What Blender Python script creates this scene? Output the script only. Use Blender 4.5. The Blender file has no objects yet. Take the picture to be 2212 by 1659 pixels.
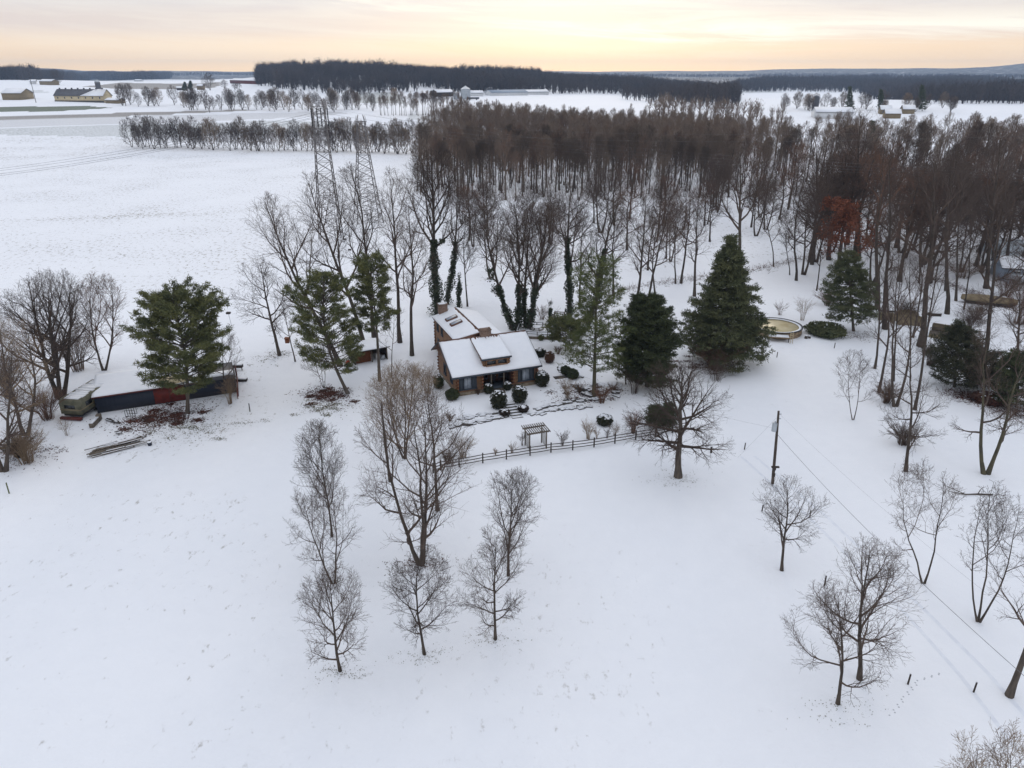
import bpy, math, random
import numpy as np
from mathutils import Vector, Matrix
R = math.radians
scn = bpy.context.scene
col = scn.collection
# ------------------------------------------------------------------ camera, world, sun, exposure
CAM_H, PITCH, F = 42.0, R(23.3), 1566.0            # F in pixels of a 2212 px wide picture
cam = bpy.data.cameras.new('camera'); co = bpy.data.objects.new('camera', cam); col.objects.link(co)
co.location = (0, 0, CAM_H); co.rotation_euler = (R(90) - PITCH, 0, 0)
cam.sensor_width = 36; cam.lens = F / 2212 * 36; cam.clip_start = .5; cam.clip_end = 60000
scn.camera = co
scn.view_settings.view_transform = 'Standard'; scn.view_settings.look = 'None'
scn.view_settings.exposure = 0.09; scn.view_settings.gamma = 1
scn.cycles.max_bounces = 6; scn.cycles.diffuse_bounces = 3; scn.cycles.transparent_max_bounces = 8
scn.cycles.volume_bounces = 1; scn.cycles.volume_step_rate = 4
SUN_EL, SUN_AZ = R(14), R(4)                        # behind thin cloud, ahead of the camera
world = bpy.data.worlds.new('World'); scn.world = world; world.use_nodes = True
def build_world():
    nt = world.node_tree; N = nt.nodes; L = nt.links; N.clear()
    out = N.new('ShaderNodeOutputWorld'); bg = N.new('ShaderNodeBackground'); L.new(bg.outputs[0], out.inputs[0])
    tc = N.new('ShaderNodeTexCoord'); sep = N.new('ShaderNodeSeparateXYZ'); L.new(tc.outputs['Generated'], sep.inputs[0])
    def m(op, a, b=None, c=None, clamp=False):
        n = N.new('ShaderNodeMath'); n.operation = op; n.use_clamp = clamp
        for i, q in enumerate((a, b, c)):
            if q is None: continue
            if isinstance(q, (int, float)): n.inputs[i].default_value = q
            else: L.new(q, n.inputs[i])
        return n.outputs[0]
    def mix(f, a, b, mode='MIX'):
        n = N.new('ShaderNodeMix'); n.data_type = 'RGBA'; n.blend_type = mode
        for k, q in ((0, f), (6, a), (7, b)):
            if isinstance(q, (int, float)): n.inputs[k].default_value = q
            elif isinstance(q, tuple): n.inputs[k].default_value = q
            else: L.new(q, n.inputs[k])
        return n.outputs[2]
    sky = N.new('ShaderNodeTexSky'); sky.sky_type = 'NISHITA'; sky.sun_disc = False
    sky.sun_elevation = SUN_EL; sky.sun_rotation = SUN_AZ; sky.altitude = 200
    ramp = N.new('ShaderNodeValToRGB'); L.new(sep.outputs[2], ramp.inputs[0])
    cr = ramp.color_ramp; cr.interpolation = 'EASE'
    st = [(0.0, (1.35, .90, .42)), (.022, (.98, .72, .46)), (.05, (.72, .62, .57)), (.085, (.62, .60, .63)), (.25, (.66, .72, .84)), (1, (.88, .93, 1.04))]
    cr.elements[0].position = st[0][0]; cr.elements[0].color = st[0][1] + (1,)
    cr.elements[1].position = 1; cr.elements[1].color = st[-1][1] + (1,)
    for p, c in st[1:-1]:
        e = cr.elements.new(p); e.color = c + (1,)
    # warm glow round the hidden sun and long thin cloud streaks
    dx = m('SUBTRACT', sep.outputs[0], .03); glow = m('MULTIPLY', m('MULTIPLY', dx, dx), -9); glow = m('POWER', 2.718, glow)
    base = mix(m('MULTIPLY', glow, .28), ramp.outputs[0], mix(m('MULTIPLY', sep.outputs[2], 14, clamp=True), (1, .86, .58, 1), (1, .93, .83, 1)))
    tilt = m('ADD', sep.outputs[2], m('MULTIPLY', sep.outputs[0], .035))
    comb = N.new('ShaderNodeCombineXYZ'); L.new(sep.outputs[0], comb.inputs[0]); L.new(sep.outputs[1], comb.inputs[1]); L.new(m('MULTIPLY', tilt, 16), comb.inputs[2])
    no = N.new('ShaderNodeTexNoise'); no.inputs['Scale'].default_value = 2.6; no.inputs['Detail'].default_value = 9; no.inputs['Roughness'].default_value = .62
    no.inputs['Distortion'].default_value = .5
    L.new(comb.outputs[0], no.inputs['Vector'])
    cl = N.new('ShaderNodeValToRGB'); L.new(no.outputs[0], cl.inputs[0]); cl.color_ramp.elements[0].position = .43; cl.color_ramp.elements[1].position = .57
    X = sep.outputs[0]; zn = m('ADD', sep.outputs[2], m('MULTIPLY', m('SUBTRACT', no.outputs[0], .5), .022))
    edge = m('ADD', m('MULTIPLY', X, -.10), m('ADD', m('MULTIPLY', m('MULTIPLY', X, X), .12), .046))
    above = m('MULTIPLY', m('SUBTRACT', zn, edge), 150, clamp=True)
    fade = m('SUBTRACT', 1.0, m('MULTIPLY', m('MULTIPLY', m('SUBTRACT', X, .12), 5, clamp=True), m('MULTIPLY', m('SUBTRACT', sep.outputs[2], .048), 45, clamp=True)))
    cm = m('MULTIPLY', m('MULTIPLY', above, fade), m('ADD', .06, m('MULTIPLY', cl.outputs[0], .85)))
    lowst = m('MULTIPLY', m('MULTIPLY', cl.outputs[0], m('MULTIPLY', sep.outputs[2], 40, clamp=True)), .22)
    cm = m('MAXIMUM', cm, lowst)
    cm = m('MULTIPLY', cm, m('SUBTRACT', 1.0, m('MULTIPLY', m('SUBTRACT', sep.outputs[2], .16), 6, clamp=True)))
    c2 = mix(cm, base, (1.0, .96, .84, 1))
    tot = mix(.008, c2, sky.outputs[0], 'ADD')
    L.new(tot, bg.inputs[0]); bg.inputs[1].default_value = 1.0
build_world()
sl = bpy.data.lights.new('sun', 'SUN'); sl.energy = .8; sl.angle = R(25); sl.color = (1, .87, .7)
so = bpy.data.objects.new('sun', sl); col.objects.link(so)
so.rotation_euler = (R(90) - SUN_EL, 0, R(180) - SUN_AZ)

# ------------------------------------------------------------------ terrain height and picture-to-ground survey
def interp(r, T):
    return np.interp(r, [t[0] for t in T], [t[1] for t in T])
PL = [(0, 0), (400, 0), (460, -1.2), (560, 1), (720, 10), (1000, 15), (1560, 28), (2200, 20), (3500, 10), (15000, 10)]
PR = [(0, 0), (430, 0), (500, -1.5), (620, 4), (800, 11), (1050, 9), (1500, -2), (2300, 6), (3500, 10), (15000, 10)]
PF = [(-1.2, 60), (-.70, 78), (-.62, 76), (-.54, 50), (-.2, 42), (.0, 44), (.1, 46), (.2, 47), (.29, 52), (.36, 64), (.42, 72), (.47, 66), (.55, 70), (.6, 78), (.66, 108), (.9, 130)]
def hgt(x, y):
    x = np.asarray(x, float); y = np.asarray(y, float)
    r = np.hypot(x, y); yy = np.maximum(y, 1e-3)
    a = np.clip(x / yy, -1.2, 1.2)
    w = np.clip((a + .12) / .45, 0, 1); w = w * w * (3 - 2 * w)
    z = interp(r, PL) * (1 - w) + interp(r, PR) * w
    z = z + 13 * np.exp(-((a + .24) / .12) ** 2) * np.exp(-((r - 1550) / 420) ** 2)
    k = np.clip((r - 450) / 900, 0, 1)
    z = z + k * (3.6 * np.sin(x / 190 + 1.3) * np.cos(y / 230) + 1.3 * np.sin(x / 83 + y / 120))
    f = np.clip((r - 4600) / 3000, 0, 1); f = f * f * (3 - 2 * f)
    z = z * (1 - f) + f * (interp(a, PF) + 2.2 * np.sin(a * 41) + 1.2 * np.sin(a * 97 + 1))
    fade = np.clip((y + 50) / 200, 0, 1)
    return z * fade
def h1(x, y): return float(hgt(x, y))
cP, sP = math.cos(PITCH), math.sin(PITCH)
def ray(u, v):
    a = (u - 1106) / F; b = (v - 829.5) / F
    return a, cP - b * sP, -sP - b * cP
def at(u, v, z=None):
    """ground point seen at (u, v) of the photograph"""
    dx, dy, dz = ray(u, v)
    if z is not None:
        t = (z - CAM_H) / dz; return Vector((dx * t, dy * t, z))
    t = 30.0
    while t < 12000:
        if CAM_H + dz * t <= h1(dx * t, dy * t): break
        t *= 1.01
    lo, hi = t / 1.01, t
    for _ in range(18):
        mm = (lo + hi) / 2
        if CAM_H + dz * mm <= h1(dx * mm, dy * mm): hi = mm
        else: lo = mm
    return Vector((dx * hi, dy * hi, h1(dx * hi, dy * hi)))
def upto(b, u, v):
    """point above ground point b (same distance) seen at (u, v): gives height and sideways lean"""
    dx, dy, dz = ray(u, v); t = b.y / dy
    return Vector((dx * t - b.x, 0, CAM_H + dz * t - b.z))
def mpp(b): return (b.y * cP + (CAM_H - b.z) * sP) / F      # metres per picture unit at b

# ------------------------------------------------------------------ materials
def mat(name, c, rough=.85, c2=None, scale=3.0, stretch=(1, 1, 1), bump=0.0, metal=0.0, spec=.3, rnd=0.0, emis=None):
    m = bpy.data.materials.new(name); m.use_nodes = True
    nt = m.node_tree; N = nt.nodes; L = nt.links; b = N['Principled BSDF']
    b.inputs['Roughness'].default_value = rough; b.inputs['Metallic'].default_value = metal
    b.inputs['Specular IOR Level'].default_value = spec
    c = tuple(c) + (1,)
    tc = N.new('ShaderNodeTexCoord'); mp = N.new('ShaderNodeMapping'); mp.inputs['Scale'].default_value = stretch
    L.new(tc.outputs['Object'], mp.inputs[0])
    no = N.new('ShaderNodeTexNoise'); no.inputs['Scale'].default_value = scale; no.inputs['Detail'].default_value = 5
    L.new(mp.outputs[0], no.inputs['Vector'])
    rp = N.new('ShaderNodeValToRGB'); rp.color_ramp.elements[0].position = .35; rp.color_ramp.elements[1].position = .65
    rp.color_ramp.elements[0].color = c; rp.color_ramp.elements[1].color = (tuple(c2) + (1,)) if c2 else tuple(q * .8 for q in c[:3]) + (1,)
    L.new(no.outputs[0], rp.inputs[0]); src = rp.outputs[0]
    if rnd:
        oi = N.new('ShaderNodeObjectInfo'); hv = N.new('ShaderNodeHueSaturation')
        mr = N.new('ShaderNodeMapRange'); mr.inputs[3].default_value = 1 - rnd; mr.inputs[4].default_value = 1 + rnd
        L.new(oi.outputs['Random'], mr.inputs[0]); L.new(mr.outputs[0], hv.inputs['Value']); L.new(src, hv.inputs['Color']); src = hv.outputs[0]
    L.new(src, b.inputs['Base Color'])
    if bump:
        bp = N.new('ShaderNodeBump'); bp.inputs['Strength'].default_value = bump; bp.inputs['Distance'].default_value = .1
        L.new(no.outputs[0], bp.inputs['Height']); L.new(bp.outputs[0], b.inputs['Normal'])
    return m
M = {
 'snow': mat('snow', (.80, .815, .85), .7, (.77, .79, .83), 1.2, bump=.15),
 'bark': mat('bark', (.085, .066, .052), .9, (.045, .036, .03), 4, (1, 1, .25), bump=.6, rnd=.2),
 'bark_grey': mat('bark_grey', (.13, .105, .085), .9, (.07, .058, .048), 4, (1, 1, .25), bump=.6, rnd=.2),
 'bark_moss': mat('bark_moss', (.10, .088, .05), .9, (.055, .05, .035), 3, (1, 1, .3), bump=.6),
 'twig': mat('twig', (.10, .072, .056), .9, (.065, .046, .038), .6, rnd=.25),
 'twig_red': mat('twig_red', (.15, .078, .048), .9, (.095, .06, .045), .4, rnd=.25),
 'twig_brown': mat('twig_brown', (.16, .10, .068), .9, (.11, .08, .062), .4, rnd=.25),
 'twig_tan': mat('twig_tan', (.26, .19, .12), .9, (.15, .10, .07), .8, rnd=.15),
 'twig_wood': mat('twig_wood', (.115, .088, .068), .9, (.14, .10, .072), .12, rnd=.4),
 'far_wood': mat('far_wood', (.068, .056, .054), .95, (.045, .041, .044), .02),
 'rust_leaf': mat('rust_leaf', (.24, .075, .035), .8, (.13, .05, .028), 1.5),
 'litter': mat('litter', (.10, .036, .024), .9, (.055, .03, .022), .9),
 'darkbrown': mat('darkbrown', (.055, .035, .026), .9, (.03, .024, .02), 2),
 'grass': mat('grass', (.10, .10, .045), .9, (.14, .11, .06), .8),
 'pine': mat('pine', (.135, .135, .045), .75, (.07, .082, .034), .7),
 'pine_yellow': mat('pine_yellow', (.11, .12, .035), .75, (.055, .075, .025), .7),
 'spruce': mat('spruce', (.062, .074, .034), .75, (.115, .12, .055), .6),
 'yew': mat('yew', (.034, .045, .018), .75, (.062, .072, .028), .8),
 'juniper': mat('juniper', (.06, .058, .03), .8, (.03, .036, .018), .8),
 'ivy': mat('ivy', (.026, .04, .018), .6, (.05, .062, .03), 1.2),
 'box': mat('box', (.022, .030, .014), .7, (.045, .042, .022), 3),
 'log': mat('log', (.31, .17, .09), .7, (.19, .105, .06), 1.6, (.6, .6, 4), bump=.2),
 'log_end': mat('log_end', (.25, .085, .035), .7, (.14, .05, .022), 6),
 'stone': mat('stone', (.27, .22, .16), .9, (.15, .12, .085), 3.2, bump=.5),
 'darkstone': mat('darkstone', (.055, .05, .048), .9, (.10, .09, .08), 2.5, bump=.5),
 'chimney': mat('chimney', (.16, .10, .075), .9, (.24, .17, .13), 6, bump=.5),
 'shingle': mat('shingle', (.16, .075, .045), .9, (.09, .05, .04), 4),
 'slate': mat('slate', (.055, .068, .085), .6, (.045, .055, .07), 2),
 'glass': mat('glass', (.02, .024, .028), .12, (.03, .035, .04), 1, spec=.6),
 'curtain': mat('curtain', (.33, .37, .42), .35, (.22, .25, .30), 2, spec=.5),
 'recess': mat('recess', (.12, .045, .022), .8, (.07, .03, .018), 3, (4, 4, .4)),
 'weathered': mat('weathered', (.17, .14, .11), .9, (.09, .075, .06), 3, (1, 1, 1), bump=.3),
 'darkwood': mat('darkwood', (.06, .048, .04), .9, (.035, .028, .025), 4, bump=.3),
 'navy': mat('navy', (.016, .021, .036), .6, (.022, .027, .042), 1.5, (6, 6, .2)),
 'red': mat('red', (.16, .022, .016), .7, (.10, .018, .014), 2),
 'maroon': mat('maroon', (.13, .03, .025), .7, (.08, .022, .02), 2),
 'camper': mat('camper', (.16, .15, .10), .6, (.08, .08, .052), 1.1),
 'black': mat('black', (.02, .02, .022), .7, (.035, .033, .03), 3),
 'iron': mat('iron', (.20, .185, .18), .6, (.11, .10, .10), .3, metal=.3),
 'galv': mat('galv', (.42, .45, .48), .45, (.33, .36, .39), .6, metal=.5),
 'wire': mat('wire', (.10, .10, .11), .5, (.14, .14, .15), .1),
 'tan': mat('tan', (.24, .19, .115), .85, (.18, .14, .085), 1.2),
 'pool_water': mat('pool_water', (.50, .41, .22), .35, (.58, .50, .32), .7),
 'pool_wall': mat('pool_wall', (.30, .22, .14), .7, (.20, .14, .09), 2),
 'cream': mat('cream', (.55, .46, .29), .8, (.48, .40, .26), .5),
 'white': mat('white', (.66, .66, .66), .7, (.56, .57, .58), .4),
 'greyroof': mat('greyroof', (.075, .075, .085), .8, (.10, .10, .11), .3),
 'polyfilm': mat('polyfilm', (.48, .53, .57), .3, (.40, .45, .49), 1, spec=.5),
 'bluegrey': mat('bluegrey', (.30, .35, .42), .7, (.25, .30, .37), .6),
 'orange': mat('orange', (.35, .05, .02), .5, (.28, .04, .02), 2),
}

# ------------------------------------------------------------------ mesh builder
class MB:
    def __init__(s): s.V = []; s.Fq = []; s.Ft = []; s.n = 0
    def addv(s, a):
        a = np.asarray(a, float).reshape(-1, 3); s.V.append(a); k = s.n; s.n += len(a); return k
    def quads(s, q): s.Fq.append(np.asarray(q, np.int64).reshape(-1, 4)); return s
    def tris(s, t): s.Ft.append(np.asarray(t, np.int64).reshape(-1, 3)); return s
    def box(s, x0, x1, y0, y1, z0, z1, rot=0, c=(0, 0, 0)):
        p = np.array([(x0, y0, z0), (x1, y0, z0), (x1, y1, z0), (x0, y1, z0), (x0, y0, z1), (x1, y0, z1), (x1, y1, z1), (x0, y1, z1)], float)
        if rot:
            ca, sa = math.cos(rot), math.sin(rot); p = np.stack([p[:, 0] * ca - p[:, 1] * sa, p[:, 0] * sa + p[:, 1] * ca, p[:, 2]], 1)
        k = s.addv(p + np.array(c)); s.quads(np.array([(0, 3, 2, 1), (4, 5, 6, 7), (0, 1, 5, 4), (1, 2, 6, 5), (2, 3, 7, 6), (3, 0, 4, 7)]) + k); return s
    def slab(s, pts, t):
        """thick sheet: quad pts (top), thickness t straight down"""
        p = np.array(pts, float); q = p - np.array((0, 0, t)); k = s.addv(np.vstack([q, p])); n = len(p)
        s.quads(np.array([(0, 3, 2, 1), (4, 5, 6, 7), (0, 1, 5, 4), (1, 2, 6, 5), (2, 3, 7, 6), (3, 0, 4, 7)]) + k); return s
    def prism(s, poly, y0, y1, axis='y'):
        """polygon (a,z) extruded along y (or x)"""
        n = len(poly); P = []
        for yy in (y0, y1):
            for a, z in poly: P.append((a, yy, z) if axis == 'y' else (yy, a, z))
        k = s.addv(P); s.quads([(k + i, k + (i + 1) % n, k + n + (i + 1) % n, k + n + i) for i in range(n)])
        for o in (0, n):
            for i in range(1, n - 1): s.tris([(k + o, k + o + i, k + o + i + 1)])
        return s
    def tubes(s, P, Rr, sides=3):
        """P (N,k,3) polylines, Rr (N,k) radii"""
        P = np.asarray(P, float); Rr = np.asarray(Rr, float)
        if len(P) == 0: return s
        N, k, _ = P.shape
        T = np.zeros_like(P); T[:, 1:-1] = P[:, 2:] - P[:, :-2]; T[:, 0] = P[:, 1] - P[:, 0]; T[:, -1] = P[:, -1] - P[:, -2]
        T /= np.linalg.norm(T, axis=2, keepdims=True) + 1e-9
        m = P[:, -1] - P[:, 0]; ref = np.where(np.abs(m[:, 2:3]) > np.abs(m[:, 0:1]) + np.abs(m[:, 1:2]), np.array([[1., 0, 0]]), np.array([[0, 0, 1.]]))
        ref = np.repeat(ref[:, None, :], k, 1); A = np.cross(T, ref); A /= np.linalg.norm(A, axis=2, keepdims=True) + 1e-9; B = np.cross(T, A)
        an = np.arange(sides) * 2 * math.pi / sides
        V = P[:, :, None, :] + Rr[:, :, None, None] * (A[:, :, None, :] * np.cos(an)[None, None, :, None] + B[:, :, None, :] * np.sin(an)[None, None, :, None])
        k0 = s.addv(V.reshape(-1, 3)); idx = np.arange(N * k * sides).reshape(N, k, sides) + k0
        a = idx[:, :-1]; b = idx[:, 1:]; a2 = np.roll(a, -1, 2); b2 = np.roll(b, -1, 2)
        s.quads(np.stack([a, a2, b2, b], -1).reshape(-1, 4))
        if sides == 3: s.tris(idx[:, -1]); 
        elif sides == 4: s.quads(idx[:, -1])
        else:
            for e in (0, -1):
                r = idx[:, e]
                for i in range(1, sides - 1): s.tris(np.stack([r[:, 0], r[:, i], r[:, i + 1]], 1))
        return s
    def rod(s, a, b, r, r2=None, sides=6): return s.tubes([[tuple(a), tuple(b)]], [[r, r if r2 is None else r2]], sides)
    def blades(s, P, D, ln, wd, rs):
        """thin triangles at P along D"""
        P = np.asarray(P); D = np.asarray(D); D = D / (np.linalg.norm(D, axis=1, keepdims=True) + 1e-9)
        S = np.cross(D, rs.normal(size=D.shape)); S /= np.linalg.norm(S, axis=1, keepdims=True) + 1e-9
        ln = np.asarray(ln).reshape(-1, 1); V = np.stack([P - S * wd / 2, P + S * wd / 2, P + D * ln], 1)
        k = s.addv(V.reshape(-1, 3)); s.tris(np.arange(len(P) * 3).reshape(-1, 3) + k); return s
    def leaves(s, P, size, rs, flat=0.0):
        n = len(P); A = rs.normal(size=(n, 3)); A /= np.linalg.norm(A, axis=1, keepdims=True)
        B = np.cross(A, rs.normal(size=(n, 3))); 
        if flat: A[:, 2] *= 1 - flat; B[:, 2] *= 1 - flat
        B /= np.linalg.norm(B, axis=1, keepdims=True) + 1e-9
        sz = (size * rs.uniform(.6, 1.3, (n, 1)))
        V = np.stack([P - A * sz, P - B * sz * .6, P + A * sz, P + B * sz * .6], 1)
        k = s.addv(V.reshape(-1, 3)); s.quads(np.arange(n * 4).reshape(-1, 4) + k); return s
    def ico(s, c, r, rs=None, jit=0.0, nu=14, nv=9):
        th = np.linspace(0, math.pi, nv); ph = np.arange(nu) * 2 * math.pi / nu
        D = np.array([(math.sin(t) * math.cos(p), math.sin(t) * math.sin(p), math.cos(t)) for t in th for p in ph])
        rr = 1 + (rs.normal(size=(len(D), 1)) * jit if jit else 0)
        k = s.addv(D * rr * np.array(r) + np.array(c)); i = np.arange(nv * nu).reshape(nv, nu) + k
        s.quads(np.stack([i[:-1], i[1:], np.roll(i[1:], -1, 1), np.roll(i[:-1], -1, 1)], -1).reshape(-1, 4)); return s
    def mesh(s, name, m, smooth=False):
        me = bpy.data.meshes.new(name)
        V = np.vstack(s.V).astype(np.float32); q = np.vstack(s.Fq) if s.Fq else np.zeros((0, 4), int); t = np.vstack(s.Ft) if s.Ft else np.zeros((0, 3), int)
        me.vertices.add(len(V)); me.vertices.foreach_set('co', V.ravel())
        lp = np.concatenate([q.ravel(), t.ravel()]).astype(np.int32); me.loops.add(len(lp)); me.loops.foreach_set('vertex_index', lp)
        tot = np.concatenate([np.full(len(q), 4), np.full(len(t), 3)]).astype(np.int32); st = np.concatenate([[0], np.cumsum(tot)[:-1]]).astype(np.int32)
        me.polygons.add(len(tot)); me.polygons.foreach_set('loop_start', st); me.polygons.foreach_set('loop_total', tot)
        me.update(calc_edges=True); me.validate()
        me.materials.append(m)
        if smooth: me.polygons.foreach_set('use_smooth', np.ones(len(me.polygons), bool))
        return me
def obj(name, mb, m, parent=None, smooth=False):
    me = mb if isinstance(mb, bpy.types.Mesh) else mb.mesh(name, M[m] if isinstance(m, str) else m, smooth)
    o = bpy.data.objects.new(name, me); col.objects.link(o); o.parent = parent; return o
def tag(o, label=None, cat=None, group=None, kind=None):
    if label: o['label'] = label
    if cat: o['category'] = cat
    if group: o['group'] = group
    if kind: o['kind'] = kind
    return o
def thing(name, label, cat, loc=(0, 0, 0), rz=0.0, group=None):
    o = bpy.data.objects.new(name, None); o.empty_display_size = .2; col.objects.link(o)
    o.location = loc; o.rotation_euler = (0, 0, rz); return tag(o, label, cat, group)

# ------------------------------------------------------------------ the ground, one sheet to the horizon
def inpoly(X, Y, P):
    ins = np.zeros(X.shape, bool); n = len(P)
    for i in range(n):
        x1, y1 = P[i]; x2, y2 = P[(i + 1) % n]
        c = ((y1 > Y) != (y2 > Y)) & (X < (x2 - x1) * (Y - y1) / (y2 - y1 + 1e-12) + x1); ins ^= c
    return ins
def gpoly(uv): return [tuple(at(u, v))[:2] for u, v in uv]
def build_ground():
    an = np.concatenate([np.arange(-180, -52, 4.), np.arange(-52, 52.01, .3), np.arange(56, 180, 4.)]); an = np.radians(an)
    rr = [0.0, 8]
    while rr[-1] < 14000: rr.append(rr[-1] * (1.012 if rr[-1] > 60 else 1.08))
    rr = np.array(rr); A, RR = np.meshgrid(an, rr); X = RR * np.sin(A); Y = RR * np.cos(A); Z = hgt(X, Y)
    mb = MB(); mb.addv(np.stack([X, Y, Z], -1).reshape(-1, 3)); nr, na = X.shape
    i = np.arange(nr * na).reshape(nr, na); a = i[:-1]; b = i[1:]
    mb.quads(np.stack([a, np.roll(a, -1, 1), np.roll(b, -1, 1), b], -1)[1:].reshape(-1, 4))
    mb.tris([(i[0, 0], i[1, (k + 1) % na], i[1, k]) for k in range(na)])
    rs = np.random.RandomState(5)
    C = np.zeros((nr, na, 4)); yv = np.maximum(Y, 1); 
    def put(uv, ch, val):
        C[..., ch] = np.where(inpoly(X, Y, gpoly(uv)), np.maximum(C[..., ch], val), C[..., ch])
    put([(-60, 231), (191, 229), (250, 233), (120, 241), (-60, 242)], 0, .9)
    put([(-60, 253), (273, 243), (518, 237), (575, 238), (327, 249), (109, 257), (-60, 260)], 1, .8)
    put([(-60, 260), (573, 243), (740, 240), (760, 246), (640, 254), (382, 266), (-60, 277)], 1, .47)
    put([(-60, 277), (273, 267), (603, 260), (760, 262), (800, 280), (603, 290), (300, 297), (-60, 292)], 0, .52)
    put([(177, 187), (260, 178), (480, 177), (470, 189), (350, 193), (250, 192)], 1, .8)
    put([(30, 196), (95, 194), (110, 200), (40, 202)], 0, .5)
    put([(770, 200), (860, 199), (880, 224), (760, 222)], 0, .6)
    put([(880, 245), (1020, 243), (1010, 256), (880, 262)], 0, .5)
    put([(1450, 178), (1800, 176), (1800, 182), (1500, 184)], 0, .5)
    put([(1560, 196), (1640, 194), (1700, 200), (1580, 202)], 0, .5)
    put([(-80, 292), (700, 300), (900, 335), (900, 420), (480, 640), (250, 640), (-80, 640)], 2, .50)
    put([(-80, 292), (300, 297), (500, 322), (-80, 350)], 2, .62)
    put([(-60, 474), (200, 466), (470, 456), (650, 440), (650, 446), (470, 464), (200, 473), (-60, 482)], 2, .8)
    put([(-80, 1060), (560, 1070), (620, 1250), (560, 1659), (-80, 1659)], 2, .24)
    put([(600, 420), (1700, 420), (2212, 440), (2212, 600), (1650, 560), (1000, 620), (850, 640), (560, 700)], 2, .4)
    put([(1000, 1120), (1500, 1150), (1400, 1659), (600, 1659), (640, 1300)], 2, .18)
    put([(60, 860), (230, 850), (560, 800), (600, 900), (480, 960), (330, 1000), (150, 1000)], 2, .3)
    r = np.hypot(X, Y)
    f = np.clip((r - 2600) / 900, 0, 1); C[..., 3] = np.where(Y > 0, f * .97, 0)
    me = mb.mesh('snowy_ground', M['snow'], True); me.materials.clear()
    ca = me.color_attributes.new('field', 'FLOAT_COLOR', 'POINT'); ca.data.foreach_set('color', C.reshape(-1).astype(np.float32))
    m = bpy.data.materials.new('snow_field'); m.use_nodes = True; nt = m.node_tree; N = nt.nodes; L = nt.links; b = N['Principled BSDF']
    b.inputs['Roughness'].default_value = .75; b.inputs['Specular IOR Level'].default_value = .2
    at_ = N.new('ShaderNodeAttribute'); at_.attribute_name = 'field'; sp = N.new('ShaderNodeSeparateColor'); L.new(at_.outputs['Color'], sp.inputs[0])
    tc = N.new('ShaderNodeTexCoord')
    def noise(s, d=4, st=(1, 1, 1), rough=.6):
        mp = N.new('ShaderNodeMapping'); mp.inputs['Scale'].default_value = st; L.new(tc.outputs['Object'], mp.inputs[0])
        n = N.new('ShaderNodeTexNoise'); n.inputs['Scale'].default_value = s; n.inputs['Detail'].default_value = d; n.inputs['Roughness'].default_value = rough
        L.new(mp.outputs[0], n.inputs[0]); return n.outputs[0]
    def mth(op, a, c, clamp=False):
        n = N.new('ShaderNodeMath'); n.operation = op; n.use_clamp = clamp
        for i_, q in enumerate((a, c)):
            if isinstance(q, (int, float)): n.inputs[i_].default_value = q
            else: L.new(q, n.inputs[i_])
        return n.outputs[0]
    def mx(f_, a, c):
        n = N.new('ShaderNodeMix'); n.data_type = 'RGBA'
        for k, q in ((0, f_), (6, a), (7, c)):
            if isinstance(q, tuple): n.inputs[k].default_value = q + (1,)
            else: L.new(q, n.inputs[k])
        return n.outputs[2]
    big = noise(.035, 5); mid = noise(.5, 5); fine = noise(2.2, 6, rough=.7); fine2 = noise(1.1, 8, (1, .6, 1), .75); far = noise(.02, 8, (1, 1, 1), .7)
    snow = mx(mth('MULTIPLY', mth('ADD', mth('SUBTRACT', big, .5), mth('MULTIPLY', mid, .8)), .9, True), (.84, .85, .875), (.76, .775, .81))
    # grass poking through: density follows the mask and big patches
    dens = mth('ADD', mth('MULTIPLY', sp.outputs[2], .115), mth('MULTIPLY', mth('SUBTRACT', big, .5), .22))
    thr = mth('SUBTRACT', .612, dens)
    spk = mth('MULTIPLY', mth('SUBTRACT', fine2, thr), 12, True)
    spk = mth('MULTIPLY', spk, mth('MULTIPLY', mth('ADD', sp.outputs[2], .05), 2.2, True), True)
    c = mx(mth('MULTIPLY', spk, .85), snow, (.20, .17, .12))
    gm = mth('MULTIPLY', mth('ADD', mth('SUBTRACT', mth('MULTIPLY', fine2, 1.2), .95), mth('MULTIPLY', sp.outputs[0], .95)), 2.2, True)
    gm = mth('MULTIPLY', gm, mth('GREATER_THAN', sp.outputs[0], .01)); c = mx(mth('MULTIPLY', gm, .95), c, (.085, .105, .055))
    bm = mth('MULTIPLY', mth('ADD', mth('SUBTRACT', mth('MULTIPLY', fine, 1.1), .85), sp.outputs[1]), 1.6, True)
    bm = mth('MULTIPLY', bm, mth('GREATER_THAN', sp.outputs[1], .01)); c = mx(mth('MULTIPLY', bm, .95), c, (.13, .10, .065))
    fo = mth('MULTIPLY', mth('ADD', mth('MULTIPLY', mth('SUBTRACT', far, .60), -14), .6), 1.0, True)
    c = mx(mth('MULTIPLY', fo, at_.outputs['Alpha']), c, (.045, .045, .045))
    L.new(c, b.inputs['Base Color'])
    bp = N.new('ShaderNodeBump'); bp.inputs['Strength'].default_value = .5; bp.inputs['Distance'].default_value = .25
    L.new(mth('ADD', mid, mth('MULTIPLY', fine, .25)), bp.inputs['Height']); L.new(bp.outputs[0], b.inputs['Normal'])
    me.materials.append(m)
    o = bpy.data.objects.new('snowy_ground', me); col.objects.link(o); tag(o, kind='structure')
build_ground()

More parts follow.
